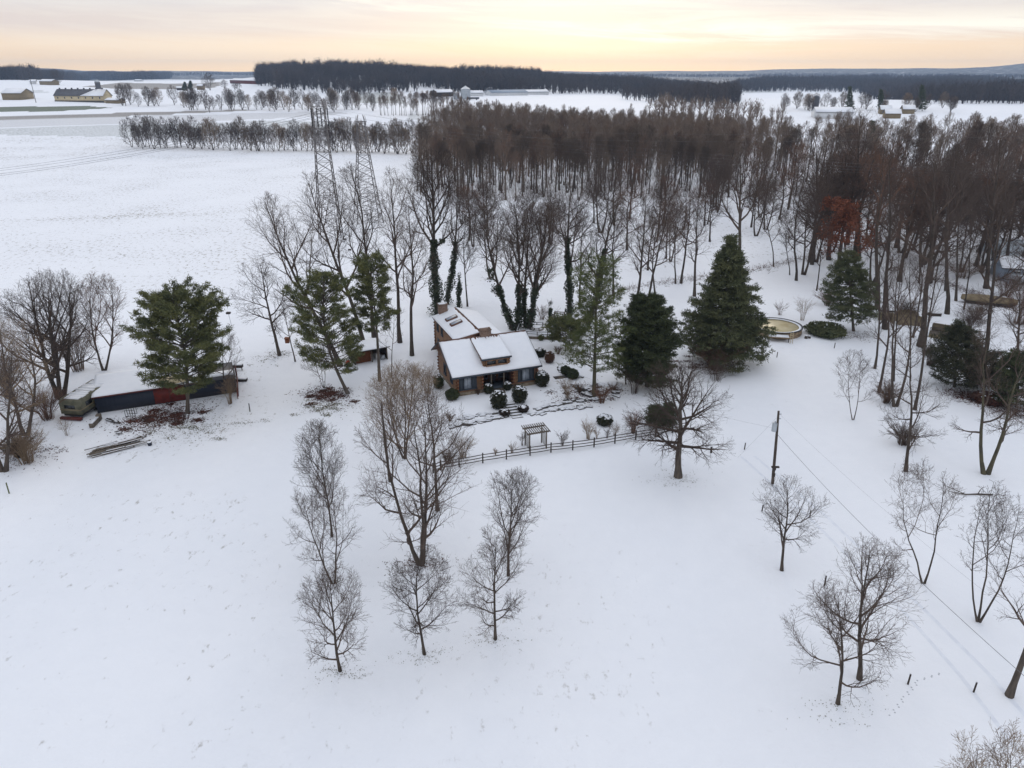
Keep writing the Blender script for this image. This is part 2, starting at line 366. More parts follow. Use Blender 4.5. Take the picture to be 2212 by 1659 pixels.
# ------------------------------------------------------------------ bare trees
def rot_about(d, ax, an): return Matrix.Rotation(an, 3, ax) @ d
def grow(seed, H, r0, cw, fork=.25, counts=(13, 7, 6, 3), asc=38, up=.25, tip=0.0, bend=0.0, droop=0.0, stems=1, twig_r=.010, wig=1.0, low=.55, thick=1.0, vee=.2):
    """(trunk, crown) of a leafless tree of height H whose twigs end on an uneven egg-shaped outline cw wide"""
    rnd = random.Random(seed); segs = {}
    NP = (10, 7, 5, 4, 3); WG = (.04, .10, .13, .15, .2)
    zb = H * fork * low; zc = (H * 1.02 + zb) / 2; rz = (H * 1.02 - zb) / 2; rx = cw / 2
    ph = [rnd.random() * 6.28 for _ in range(4)]
    def env(p, d):
        ox, oy, oz = (p.x - tip * p.z / H) / rx, p.y / rx, (p.z - zc) / rz; dx, dy, dz = d.x / rx, d.y / rx, d.z / rz
        a = dx * dx + dy * dy + dz * dz; b = ox * dx + oy * dy + oz * dz; c = ox * ox + oy * oy + oz * oz - 1; q = b * b - a * c
        if q <= 0: return .25
        t = (-b + math.sqrt(q)) / a; az = math.atan2(d.y, d.x)
        return max(.25, t * (1 + .13 * math.sin(az * 2 + ph[0]) + .10 * math.sin(az * 5 + ph[1] + d.z * 4)))
    def br(p, d, L, r, lev, upk, off=None):
        n = NP[min(lev, 4)]; pts = [p.copy()]; rad = [r]; q = p.copy(); ds = []
        for i in range(1, n):
            w = WG[min(lev, 4)] * wig
            d = (d + Vector((rnd.gauss(0, w), rnd.gauss(0, w), rnd.gauss(0, w * .6))) + Vector((0, 0, upk))).normalized()
            q = q + d * (L / (n - 1)); pts.append(q.copy()); t = i / (n - 1)
            rad.append(max(r * (1 - t * (.92 if lev else .88)), twig_r * .6)); ds.append(d.copy())
        if off is not None:
            e = off - pts[-1]; pts = [pt + e * ((k / (n - 1)) ** 1.15) + Vector((bend * H * .5 * math.sin(math.pi * k / (n - 1)), 0, 0)) for k, pt in enumerate(pts)]
            ds = [(pts[k + 1] - pts[k]).normalized() for k in range(n - 1)]
        segs.setdefault((lev, n), []).append(([tuple(a) for a in pts], rad))
        if lev >= len(counts): return
        k = counts[lev] if lev == 0 else max(2, int(counts[lev] * min(1.15, (L / (cw * (.36, .36, .16, .08)[min(lev, 3)])) ** .7) + .5)); st = fork if lev == 0 else .16; az0 = rnd.random() * 6.28
        for j in range(k):
            t = min(st + (1 - st) * ((j + rnd.random() * .8) / k), .98)
            fi = t * (n - 1); i = min(int(fi), n - 2); f = fi - i
            pos = pts[i].lerp(pts[i + 1], f); rr = rad[i] * (1 - f) + rad[i + 1] * f; dd = ds[i]; az = az0 + j * 2.4 + rnd.gauss(0, .4)
            side = rot_about(dd.orthogonal().normalized(), dd, az)
            if lev == 0:
                tt = (t - st) / (1 - st); ang = R(min(80, asc * (1.35 - .75 * tt) + rnd.gauss(0, 8))); nd = (dd * math.cos(ang) + side * math.sin(ang)).normalized()
                el = (nd + Vector((0, 0, up * 1.2))).normalized(); cl = env(pos, el) * rnd.uniform(.72, 1.02); cr = min(rr * .8, (.010 + r0 * .5 * (1 - .55 * tt)) * thick); u2 = up * (1 if droop == 0 or tt > .35 else -.35 * droop)
            else:
                ang = R(rnd.uniform(20, 50)); nd = (dd * math.cos(ang) + side * math.sin(ang)).normalized(); e = env(pos, nd)
                cl = min(L * rnd.uniform(.36, .66) * (1.2 - .5 * t), e * rnd.uniform(.85, 1.15) + .1); cr = rr * .62; u2 = up * .35 - droop * .12 * lev
            br(pos, nd, cl, max(cr, twig_r), lev + 1, u2 * .6)
    for s_ in range(stems):
        if stems == 1: br(Vector((0, 0, -.15)), Vector((0, 0, 1)), H * .97, r0, 0, .1, Vector((tip, 0, H * .96)))
        else:
            a = s_ * 6.28 / stems + (0 if stems == 2 else 1.0) + rnd.uniform(-.3, .3); sp_ = cw * vee * rnd.uniform(.7, 1.1)
            br(Vector((math.cos(a) * r0 * .7, math.sin(a) * r0 * .7, -.15)), Vector((math.cos(a) * .4, math.sin(a) * .4, 1)).normalized(), H * .95, r0 * .78, 0, .1, Vector((tip + math.cos(a) * sp_, math.sin(a) * sp_, H * rnd.uniform(.82, .96))))
    tr, cr_ = MB(), MB()
    for (lev, n), L_ in sorted(segs.items()):
        P = np.array([a for a, b in L_]); Q = np.array([b for a, b in L_]); t = tr if lev == 0 else cr_
        if lev == 0: Q[:, 0] *= 1.35
        t.tubes(P, Q, 8 if lev == 0 else 5 if lev == 1 else 3)
    return tr, cr_
def make_tree(name, label, loc, tm, trunk_mat='bark', crown_mat='twig', group=None, rz=0.0, cat='bare tree', scale=1.0):
    t = thing(name, label, cat, loc, rz, group); t.scale = (scale,) * 3
    obj('trunk', tm[0], trunk_mat, t, True); obj('crown', tm[1], crown_mat, t, False); return t
def copy_tree(o, loc, rz, sc, label=None, group=None):
    c = o.copy(); col.objects.link(c); c.location = loc; c.rotation_euler = (0, 0, rz); c.scale = sc if isinstance(sc, tuple) else (sc,) * 3
    for ch in o.children:
        d = ch.copy(); col.objects.link(d); d.parent = c
    if label: c['label'] = label
    if group: c['group'] = group
    return c
_sd = [100]; G3_ = 'big bare trees behind the pines and the log house'
def uv_tree(label, u, v, ut, vt, w, r0=.16, name='bare_tree', tmat='bark', cmat='twig', group=None, **k):
    b = at(u, v); tp = upto(b, ut, vt); cw = w * mpp(b) * (1.42 if k.get('group') == G3_ and r0 > .14 else 1.3 if 'slope' in k.get('group', '') else 1.06); _sd[0] += 1
    kw = dict(counts=(16, 9, 6, 3), twig_r=.0095); kw.update(k)
    tm = grow(kw.pop('seed', _sd[0]), tp.z, r0, cw, tip=tp.x, **kw)
    return make_tree(name, label, b, tm, tmat, cmat, group)
G1 = 'young bare trees standing in the front snow field'
uv_tree('bare tree nearest the camera in the left row of the front field', 735, 1449, 712, 1240, 168, .13, group=G1, fork=.12, asc=44, low=.9)
uv_tree('bare tree alone in front of the big dark tree, crooked foot, middle row', 917, 1413, 905, 1195, 150, .12, group=G1, fork=.2, bend=-.06, asc=46, low=.6, wig=1.3)
uv_tree('bare tree at the near end of the right-hand pair in the front field', 1070, 1381, 1072, 1150, 158, .12, group=G1, fork=.13, asc=50, low=.5, counts=(17, 8, 6, 3))
uv_tree('bare tree at the far end of the right-hand pair, below the garden arbor', 1098, 1243, 1108, 1022, 138, .13, group=G1, fork=.22, asc=40, low=1.0)
uv_tree('two-stemmed bare tree second in the left row of the front field', 720, 1260, 678, 1040, 158, .12, group=G1, fork=.2, stems=2, asc=50, counts=(9, 8, 6, 3), wig=1.4)
uv_tree('slender bare tree at the far end of the left row', 717, 1159, 688, 916, 140, .11, group=G1, fork=.24, asc=36, up=.3)
uv_tree('largest dark bare tree with many thick stems in the middle row', 910, 1218, 878, 850, 235, .26, name='big_bare_tree', tmat='bark', group=G1, fork=.12, stems=3, counts=(9, 8, 6, 3), asc=52, wig=1.5, twig_r=.011, vee=.22, low=.4)
uv_tree('bare tree with one tall straight trunk beside the near end of the rail fence', 945, 1103, 922, 838, 155, .19, group=G1, fork=.28, counts=(10, 7, 6, 3), asc=58, wig=1.8)
uv_tree('bushy brown bare tree between the rail fence end and the pines', 874, 990, 868, 790, 165, .15, cmat='twig_tan', name='bushy_bare_tree', fork=.12, stems=3, counts=(12, 8, 6, 3), asc=34)
uv_tree('broad spreading tree with a thick short trunk at the far end of the rail fence', 1465, 1030, 1475, 790, 240, .4, name='spreading_tree', tmat='bark_grey', cmat='twig', fork=.26, counts=(22, 9, 7, 3), asc=58, droop=.25, up=.24, wig=1.4, twig_r=.011, low=.15)
uv_tree('low round bare tree standing right below the utility pole', 1689, 1232, 1702, 1045, 185, .15, fork=.27, asc=60, up=.2, counts=(13, 8, 6, 3), low=.6, wig=1.4)
uv_tree('nearest bare tree of the crossing pair at lower right, forked low', 1810, 1520, 1812, 1275, 205, .14, fork=.2, asc=58, bend=.08, counts=(12, 8, 6, 3), low=.6, wig=1.4)
uv_tree('larger bare tree of the crossing pair at lower right, crown higher', 1857, 1467, 1882, 1185, 225, .19, fork=.22, asc=52, counts=(14, 8, 7, 3), low=.6, wig=1.4)
uv_tree('open V-shaped bare tree with two stems right of the crossing pair', 1995, 1260, 2000, 1010, 165, .11, stems=2, fork=.35, asc=46, counts=(8, 6, 5, 3), wig=1.9, vee=.27)
uv_tree('V-shaped bare tree with three stems nearest the right picture edge', 2114, 1342, 2160, 1052, 150, .11, stems=3, fork=.38, asc=42, counts=(7, 6, 5, 3), wig=1.8, vee=.3)
uv_tree('thick leaning trunk at the right edge beside two short posts', 2180, 1503, 2290, 1180, 230, .24, tmat='bark_grey', fork=.45, counts=(9, 6, 5, 3))
uv_tree('pale bare treetop poking into the bottom right corner', 2150, 1960, 2160, 1585, 210, .13, name='bare_treetop', cmat='twig_tan', fork=.3, stems=2, counts=(11, 7, 6, 3))
uv_tree('small twin-stemmed bare tree alone on the snow left of the thin tall trees', 1843, 907, 1850, 760, 95, .08, stems=2, fork=.3, counts=(8, 6, 5, 3), asc=44, vee=.12)
uv_tree('bare tree with one straight trunk in front of the thin tall trees', 1957, 1018, 1968, 705, 150, .2, fork=.13, counts=(14, 7, 6, 3), asc=66, wig=1.7, low=.4)
uv_tree('thick forked bare tree on the slope below the dark junipers', 2130, 1024, 2190, 690, 200, .29, tmat='bark_moss', cmat='twig', stems=2, fork=.25, counts=(9, 7, 6, 3), asc=58, wig=2.0)
G2 = 'thin tall trees in front of the tan covers'
uv_tree('thin tall tree with a low crooked left limb before the tan covers', 1898, 848, 1918, 540, 100, .2, group=G2, fork=.3, counts=(8, 6, 5, 2), asc=34, wig=1.6)
uv_tree('thin straight tree rising in front of the tan sheet shelter', 1934, 878, 1965, 500, 105, .24, group=G2, fork=.35, stems=2, counts=(8, 6, 5, 2), asc=34, vee=.1)
uv_tree('thin tree leaning right before the low railed deck', 1976, 885, 2045, 500, 100, .2, group=G2, fork=.4, counts=(8, 6, 5, 2), asc=34)
uv_tree('thin tree just behind the straight one before the tan sheet shelter', 1930, 823, 1948, 560, 80, .17, group=G2, fork=.4, counts=(8, 6, 4, 2), asc=34)
uv_tree('thin tree leftmost behind the crooked-limbed one', 1890, 796, 1905, 500, 90, .18, group=G2, fork=.35, counts=(8, 6, 5, 2), asc=34)
# behind the house, left to right
G3 = 'big bare trees behind the pines and the log house'
BT = dict(counts=(12, 8, 6, 3), twig_r=.014, group=G3, thick=1.15, tmat='bark', low=.8)
uv_tree('wide low bare tree, leftmost of those behind the pines', 604, 768, 560, 560, 150, .27, fork=.25, asc=64, wig=1.7, **BT)
uv_tree('small leaning tree carrying a wooden nest box beside the pines', 638, 781, 610, 660, 60, .12, fork=.4, counts=(7, 5, 4, 3), twig_r=.015, group=G3)
uv_tree('huge tree leaning far left with its crown over the open field', 735, 790, 570, 420, 190, .38, fork=.36, asc=42, bend=-.05, wig=1.2, **BT)
uv_tree('tall tree curving left, second behind the pines', 790, 760, 665, 380, 190, .38, fork=.34, asc=38, bend=-.03, wig=1.2, **BT)
uv_tree('tall tree rising between the two wire towers', 808, 728, 758, 358, 130, .34, fork=.36, asc=34, wig=1.4, **BT)
uv_tree('tall straight tree directly behind the open woodshed', 864, 740, 842, 370, 135, .34, fork=.36, asc=36, wig=1.6, **BT)
uv_tree('tall dark tree between the woodshed and the log house', 890, 768, 882, 430, 125, .3, fork=.3, asc=46, wig=1.9, **BT)
IV = {}
def ivy(t, uvb, uvt, r, n, seed):
    """ragged ivy following the stems and the first limbs up to the height of uvt"""
    b = at(*uvb); zt = upto(b, *uvt).z; rs = np.random.RandomState(seed); mb = MB()
    V = np.vstack([np.array([v.co[:] for v in c.data.vertices]) for c in t.children]); V = V[(V[:, 2] < zt * 1.05)]
    tv = np.array([v.co[:] for c in t.children if c.name.startswith('trunk') for v in c.data.vertices]); nst = len(tv) // 80
    for k in range(max(nst, 1)):
        ring = tv[k * 80:(k + 1) * 80].reshape(10, 8, 3).mean(1); z = rs.rand(n // max(nst, 1)) ** .85 * zt * rs.uniform(.7, 1.05 if k == 0 else .95)
        cx = np.interp(z, ring[:, 2], ring[:, 0]); cy = np.interp(z, ring[:, 2], ring[:, 1]); a = rs.rand(len(z)) * 6.283; q = z / zt
        rad = r * (1 - .55 * q) / (1 if nst < 2 else 1.5) * (1 + .28 * np.sin(z * 1.3 + seed) + .22 * np.sin(a * 2 + z * 2.1)) * rs.uniform(.35, 1.3, len(z))
        mb.leaves(np.stack([cx + np.cos(a) * rad, cy + np.sin(a) * rad, z], 1), .17, rs)
    low = V[(V[:, 2] > zt * .55)]
    if len(low): 
        wgt = low[rs.randint(0, len(low), n // 5)]; d = np.hypot(wgt[:, 0] - np.interp(wgt[:, 2], ring[:, 2], ring[:, 0]), wgt[:, 1]); wgt = wgt[d < r * 1.5]; mb.leaves(wgt + rs.normal(size=wgt.shape) * .18, .16, rs)
    return obj('ivy', mb, 'ivy', t)
t = uv_tree('tallest ivy-wrapped tree behind the rear chimney', 946, 678, 932, 325, 145, .5, name='ivy_tree', fork=.42, asc=42, counts=(18, 9, 6, 3), twig_r=.016, group=G3, low=1.1, thick=1.2); ivy(t, (946, 678), (943, 515), 1.15, 5200, 1)
t = uv_tree('slimmer ivy-wrapped tree right behind the tallest ivy tree', 965, 657, 990, 410, 110, .36, name='ivy_tree', fork=.42, counts=(10, 7, 6, 3), twig_r=.014, group=G3, wig=1.6); ivy(t, (965, 657), (958, 520), .8, 2600, 2)
t = uv_tree('short ivy-covered broken trunk behind the house', 991, 665, 993, 590, 14, .25, name='ivy_stump', counts=(3, 2), twig_r=.02, group=G3); ivy(t, (991, 665), (992, 596), .5, 800, 3)
uv_tree('thin pale tree beside the ivy-covered broken trunk', 1010, 662, 1005, 470, 80, .16, fork=.35, **BT)
t = uv_tree('ivy tree with spreading crown, left of the two over the patio', 1112, 713, 1078, 425, 130, .42, name='ivy_tree', fork=.3, stems=2, asc=46, wig=1.5, vee=.22, **BT); ivy(t, (1112, 713), (1108, 585), 1.0, 4200, 4)
t = uv_tree('ivy tree with upswept crown, right of the two over the patio', 1139, 713, 1175, 440, 120, .42, name='ivy_tree', fork=.3, stems=3, asc=34, vee=.22, **BT); ivy(t, (1139, 713), (1155, 600), 1.0, 4200, 5)
t = uv_tree('straight ivy tree behind the arbour swing, bare arching limbs', 1228, 695, 1238, 395, 165, .4, name='ivy_tree', fork=.48, asc=66, wig=2.0, **BT); ivy(t, (1228, 695), (1237, 512), .75, 4200, 6)
t = uv_tree('ivy-clad trunk leaning right behind the garden pine', 1270, 700, 1335, 430, 130, .4, name='ivy_tree', fork=.38, asc=56, wig=2.0, **BT); ivy(t, (1270, 700), (1305, 530), .9, 3000, 7)
t = uv_tree('small ivy-covered snag beside the patio', 1187, 713, 1192, 645, 40, .14, name='ivy_snag', counts=(4, 3, 2), twig_r=.015, group=G3); ivy(t, (1187, 713), (1190, 655), .38, 700, 8)
G4 = 'bare trees on the slope between garden and wood'
mid_specs = [
 ('slim tree immediately right of the straight ivy tree', 1253, 665, 1262, 460, 80, .18),
 ('slim tree rising from behind the garden pine top', 1325, 640, 1335, 425, 90, .2),
 ('tree with crooked limbs behind the dark yew', 1371, 677, 1395, 420, 120, .25),
 ('tree leaning right beyond the dark yew', 1392, 672, 1450, 415, 110, .22),
 ('thin tree between the dark yew and the great spruce', 1416, 642, 1420, 440, 80, .16),
 ('thin tree by the brush line left of the great spruce', 1459, 613, 1465, 425, 70, .15),
 ('straight reddish trunk at the brush line left of the great spruce', 1471, 612, 1490, 400, 90, .22),
 ('bare tree hidden at its foot by the left side of the great spruce', 1500, 640, 1510, 415, 90, .25),
 ('big round-crowned bare tree rising behind the great spruce', 1600, 610, 1600, 325, 190, .4),
 ('small leaning tree at the brush line right of the great spruce', 1671, 576, 1655, 420, 90, .13),
 ('dark forked tree standing alone on the slope above the pool', 1720, 606, 1730, 400, 110, .24),
 ('thin stem just left of the dark forked tree above the pool', 1706, 594, 1700, 450, 60, .1),
 ('tall tree beyond the dark forked tree above the pool', 1747, 567, 1765, 300, 110, .26),
 ('thin tree left of the broken branches by the dark pine', 1764, 628, 1770, 470, 70, .13),
 ('tall thick tree behind the rust-leaved oak', 1855, 560, 1862, 235, 170, .42),
 ('thick trunk right of the dark pine, with reddish crown', 1896, 667, 1915, 300, 130, .36),
 ('thick trunk beside the tan sheet shelter', 1912, 711, 1925, 330, 120, .33),
 ('thickest trunk between the tan shelter and the railed deck', 1988, 748, 2025, 330, 160, .42),
 ('slim trunk behind the thickest trunk by the tan shelter', 1972, 729, 1990, 480, 60, .15),
 ('tall trunk above the railed deck', 2046, 678, 2075, 300, 140, .32),
 ('slim trunk right of the tall one above the railed deck', 2065, 650, 2085, 350, 90, .2),
 ('dark stub-topped tree at the rubble line behind the railed deck', 2042, 628, 2052, 450, 70, .18),
 ('forked tree standing behind the covered boat', 2130, 623, 2165, 270, 160, .38),
 ('slim tree growing in front of the covered boat', 2082, 669, 2110, 420, 70, .13),
 ('thin tree in the open snow beyond the tan sheet shelter', 1985, 612, 1998, 420, 70, .16),
 ('tall old tree leaning right out of the dark juniper', 2110, 826, 2180, 380, 170, .3),
 ('tangled bare tree at the right edge beside the dark evergreen', 2195, 800, 2205, 600, 100, .2),
]
for k, (lb, u, v, ut, vt, w, r0) in enumerate(mid_specs):
    uv_tree(lb, u, v, ut, vt, w, r0 * 1.2, fork=.34, counts=(11, 7, 6, 3), twig_r=.014, wig=1.7, asc=46, thick=1.15, group=G4, cmat='twig_red' if 'reddish' in lb else 'twig')

# shared kinds for woods and hedgerows
def proto(seed, H, r0, cw, **k): return grow(seed, H, r0, cw, **k)
def meshes(tm, tmat, cmat): return (tm[0].mesh('trunk', M[tmat], True), tm[1].mesh('crown', M[cmat]))
WOODP = [meshes(grow(300 + i, 24, .36, 7 + .8 * i, fork=.32 + .05 * i, stems=2 if i == 3 else 1, vee=.12, counts=(13, 8, 6, 2), asc=36, up=.28, twig_r=.028, low=1.0, wig=1.3), 'bark_grey' if i % 2 else 'bark', 'twig_brown' if i in (1, 4) else 'twig_wood') for i in range(6)]
SPREAD = [meshes(grow(320 + i, 18, .32, 12, fork=.3, stems=1 + i % 2, vee=.2, counts=(12, 8, 5, 3), asc=48, up=.2, twig_r=.02, wig=1.8), 'bark', 'twig' if i else 'twig_red') for i in range(4)]
HEDGE = [meshes(grow(340 + i, 14, .2, 10, fork=.07, stems=2 + i % 3, counts=(9, 7, 5, 2), asc=40, up=.2, twig_r=.03, wig=1.5, vee=.25), 'bark', ('twig', 'twig_tan', 'twig_wood')[i % 3]) for i in range(4)]
def place(pool, x, y, H0, Hn, rz, name, label, group, wide=1.0):
    tm = pool; s = Hn / H0
    t = thing(name, label, 'bare tree', (x, y, h1(x, y) - .1), rz, group); t.scale = (s * wide, s * wide, s)
    a = bpy.data.objects.new('trunk', tm[0]); col.objects.link(a); a.parent = t
    b = bpy.data.objects.new('crown', tm[1]); col.objects.link(b); b.parent = t
    return t
rnd = random.Random(77)
# scattered slope trees at right (between brush line and wood)
SL = [(1015, 520), (1060, 505), (1180, 520), (1290, 500), (1350, 540), (1420, 520), (1540, 520), (1640, 505), (1690, 480), (1800, 500), (1790, 560), (1880, 520), (1930, 540), (1905, 480), (1960, 505), (2010, 560), (2040, 520), (2075, 585), (2110, 540), (2150, 560), (2190, 545), (2205, 500), (2140, 500), (2080, 480), (2000, 470), (1850, 470), (1760, 460), (2175, 590), (2230, 590), (2215, 640), (2240, 560)]
SL += [(rnd.uniform(1720, 2250), rnd.uniform(445, 600)) for _ in range(20)] + [(rnd.uniform(1350, 1720), rnd.uniform(445, 500)) for _ in range(12)] + [(rnd.uniform(1000, 1480), rnd.uniform(470, 600)) for _ in range(16)] + [(rnd.uniform(1880, 2240), rnd.uniform(450, 620)) for _ in range(14)]
for i, (u, v) in enumerate(SL):
    b = at(u + rnd.uniform(-8, 8), v + rnd.uniform(-6, 6))
    place(SPREAD[i % 4], b.x, b.y, 18, rnd.uniform(16, 26) if u > 1700 else rnd.uniform(12, 18), rnd.random() * 6.28, 'slope_tree', 'bare grey-brown tree scattered on the snowy slope before the dense wood', 'scattered slope trees', rnd.uniform(.85, 1.2))
# main wood
WP = [(896, 420), (950, 428), (1100, 436), (1300, 433), (1500, 430), (1650, 425), (1850, 428), (2050, 430), (2290, 440), (2330, 345), (1980, 345), (1740, 340), (1640, 308), (1560, 302), (1200, 300), (960, 306), (905, 335)]
wpoly = gpoly(WP)
def scatter(poly, step, rnd, jit=.95):
    xs = [p[0] for p in poly]; ys = [p[1] for p in poly]; out = []
    x = min(xs)
    while x < max(xs):
        y = min(ys)
        while y < max(ys):
            px = x + rnd.uniform(-jit, jit) * step; py = y + rnd.uniform(-jit, jit) * step
            if inpoly(np.array([px]), np.array([py]), poly)[0]: out.append((px, py))
            y += step
        x += step
    return out
pts = scatter(wpoly, 6.7, rnd); pts.sort(key=lambda p: p[1] - .03 * abs(p[0]))
thin = [p for p in pts if not (p[0] / p[1] > .30 and rnd.random() < .55)]
NIND = 185
for i, (x, y) in enumerate(thin[:NIND]):
    place(WOODP[rnd.randrange(6)], x, y, 24, rnd.uniform(15, 24), rnd.random() * 6.28, 'wood_tree', 'tall straight bare tree in the front ranks of the dense brown wood', 'front trees of the brown wood', rnd.uniform(.8, 1.15))
def tile(protos, P, rnd, hr):
    """many trees as one mass; protos = [(V, Fq, Ft)] in unit height"""
    mb = MB()
    for x, y in P:
        V, q, t = protos[rnd.randrange(len(protos))]; a = rnd.random() * 6.283; H = rnd.uniform(*hr) * (1 + .22 * math.sin(x / 61 + 2) * math.cos(y / 83) + .10 * math.sin(x / 23 + y / 31)); w = rnd.uniform(.85, 1.2)
        ca, sa = math.cos(a) * H * w, math.sin(a) * H * w
        W = np.stack([V[:, 0] * ca - V[:, 1] * sa + x, V[:, 0] * sa + V[:, 1] * ca + y, V[:, 2] * H + h1(x, y)], 1)
        k = mb.addv(W)
        if len(q): mb.quads(q + k)
        if len(t): mb.tris(t + k)
    return mb
def unit(H, tm):
    a = MB(); out = []
    V = np.vstack([np.vstack(tm[0].V), np.vstack(tm[1].V)]) / H; n0 = tm[0].n
    q = [f for f in tm[0].Fq] + [f + n0 for f in tm[1].Fq]; t = [f for f in tm[0].Ft] + [f + n0 for f in tm[1].Ft]
    return V, np.vstack(q) if q else np.zeros((0, 4), int), np.vstack(t) if t else np.zeros((0, 3), int)
WU = [unit(24, grow(360 + i, 24, .30, 7 + i, fork=.36 + .05 * i, counts=(10, 6, 5), asc=36, up=.3, twig_r=.05, low=1.0)) for i in range(4)]
rest = thin[NIND:]
half = [p for p in rest if rnd.random() < .3]; other = [p for p in rest if p not in set(half)]
tag(obj('woodland_mass', tile(WU, other, rnd, (17, 22)), 'twig_wood'), 'deep mass of the brown bare wood behind its front trees', 'wood', kind='stuff')
tag(obj('woodland_mass', tile(WU, half, rnd, (14, 20)), 'twig_brown'), 'reddish crowns mingled deep in the brown wood', 'wood', kind='stuff')
# undergrowth of the wood
tag(obj('wood_saplings', tile(WU, [p for p in scatter(wpoly, 8.0, rnd) if not (p[0] / p[1] > .30 and rnd.random() < .6)], rnd, (6, 13)), 'twig_wood'), 'slender young trees under the brown wood', 'saplings', kind='stuff')
und = MB(); rs = np.random.RandomState(3); UP = scatter(wpoly, 4.0, rnd)
n = len(UP); PP = np.repeat(np.array([(x, y, h1(x, y)) for x, y in UP]), 7, 0) + rs.normal(size=(n * 7, 3)) * np.array((1.2, 1.2, 0)); DD = np.stack([rs.normal(size=n * 7) * .35, rs.normal(size=n * 7) * .35, np.ones(n * 7)], 1)
und.blades(PP, DD, rs.uniform(1.0, 5.5, n * 7), .10, rs)
tag(obj('undergrowth', und, 'twig_brown'), 'reddish brushwood and saplings under the wood', 'undergrowth', kind='stuff')
# hedgerow behind the left field, and a farther line
for i in range(62):
    u = 286 + i * 9.9 + rnd.uniform(-4, 4); v = 319 + (u - 290) * .021 + rnd.uniform(-3, 2); b = at(u, v)
    place(HEDGE[rnd.randrange(4)], b.x, b.y, 14, rnd.uniform(12, 19) if i else 17, rnd.random() * 6.28, 'hedgerow_tree', 'bare tree in the hedgerow along the far edge of the left field', 'trees of the field hedgerow', rnd.uniform(.7, 1.0))
for i in range(30):
    u = 820 + i * 6 + rnd.uniform(-3, 3); b = at(u, 249 + rnd.uniform(-3, 2))
    place(WOODP[rnd.randrange(6)], b.x, b.y, 24, rnd.uniform(15, 20), rnd.random() * 6.28, 'tree_line_tree', 'tall bare tree in the line below the grain bins', 'tree line below the grain bins', .9)
far_bits = [(rnd.uniform(370, 1000), rnd.uniform(226, 244)) for _ in range(34)] + [(262, 228), (283, 226), (300, 230), (322, 229), (332, 229), (345, 229)] + [(u, 237) for u in (412, 428, 446, 462, 476, 492, 508, 524, 540, 556, 568, 598, 612, 634, 650, 668, 690, 726, 742, 760, 775)]
for i, (u, v) in enumerate(far_bits):
    b = at(u + rnd.uniform(-3, 3), v)
    place(HEDGE[rnd.randrange(4)], b.x, b.y, 14, rnd.uniform(11, 19), rnd.random() * 6.28, 'field_tree', 'small far bare tree on the field boundaries left of the wood', 'far field boundary trees', .9)
for lb, u, v, h in [('round bare tree on the skyline of the far left fields', 434, 166, 14), ('fan-shaped bare tree beside the dark farm evergreens', 454, 195, 22), ('brown round tree beside the long low far buildings', 124, 183, 22), ('small round tree right of the fan-shaped one', 486, 194, 13), ('short tree by the red barn', 508, 196, 11), ('short tree near the red barn end', 516, 195, 10)]:
    b = at(u, v); place(HEDGE[0], b.x, b.y, 14, h, u, 'far_tree', lb, 'single trees in the far fields', 1.3)

for i in range(26):
    u = rnd.choice((rnd.uniform(1690, 1758), rnd.uniform(1846, 2060), rnd.uniform(1700, 2000))); b = at(u, rnd.uniform(232, 243))
    place(HEDGE[rnd.randrange(4)], b.x, b.y, 14, rnd.uniform(9, 16), rnd.random() * 6.28, 'barnyard_tree', 'bare tree in the scattered trees round the white barn', 'trees round the white barn', 1.0)
# ------------------------------------------------------------------ far woods as masses
def brush(seed, n=34):
    rs = np.random.RandomState(seed); mb = MB(); a = rs.rand(n) * 6.283; z = rs.uniform(.06, .8, n); l = rs.uniform(.16, .36, n)
    P = np.stack([np.cos(a) * .03, np.sin(a) * .03, z], 1); D = np.stack([np.cos(a) * .75, np.sin(a) * .75, np.ones(n)], 1)
    mb.blades(P, D, l, .028, rs); mb.blades([(0, 0, 0)], [(0, 0, 1)], [1.0], .05, rs); mb.blades([(0, 0, 0)], [(.02, 0, 1)], [.95], .05, rs)
    # outer crown flecks
    P2 = rs.normal(size=(n, 3)) * np.array((.10, .10, .13)) + np.array((0, 0, .68)); mb.blades(P2, D, np.full(n, .14), .022, rs)
    return np.vstack(mb.V), np.zeros((0, 4), int), np.vstack(mb.Ft)
BR = [brush(i) for i in range(6)]
def far_wood(name, label, uv, step, hr, m='far_wood'):
    P = [p for p in scatter(gpoly(uv), step, rnd) if math.sin(p[0] / 47 + 1) * math.sin(p[1] / 91) + .5 * math.sin(p[0] / 19 + p[1] / 33) < .85]
    if P: tag(obj(name, tile(BR, P, rnd, hr), m), label, 'wood', kind='stuff')
    return len(P)
nf = []
nf.append(far_wood('far_woodland', 'dark wood along the skyline at far left', [(-60, 176), (60, 174), (200, 171), (330, 172), (372, 168), (372, 163.5), (250, 162), (-60, 163)], 8.5, (18, 26)))
nf.append(far_wood('far_woodland', 'dark wooded hill left of centre on the skyline', [(552, 184), (600, 193), (700, 202), (800, 208), (835, 200), (1000, 199), (1100, 195), (1180, 180), (1100, 170), (900, 165), (700, 160), (570, 160)], 9.5, (17, 24)))
nf.append(far_wood('far_woodland', 'wood behind the grain bins and long poultry roofs', [(960, 207), (1100, 203), (1200, 203), (1340, 203), (1345, 215), (1560, 235), (1600, 228), (1590, 205), (1500, 190), (1300, 180), (1100, 178), (960, 180)], 10, (15, 22)))
nf.append(far_wood('far_woodland', 'wood across the middle distance at right', [(1560, 200), (1700, 198), (1850, 200), (2000, 224), (2290, 226), (2290, 188), (2100, 178), (1800, 176), (1600, 184)], 10, (15, 22)))
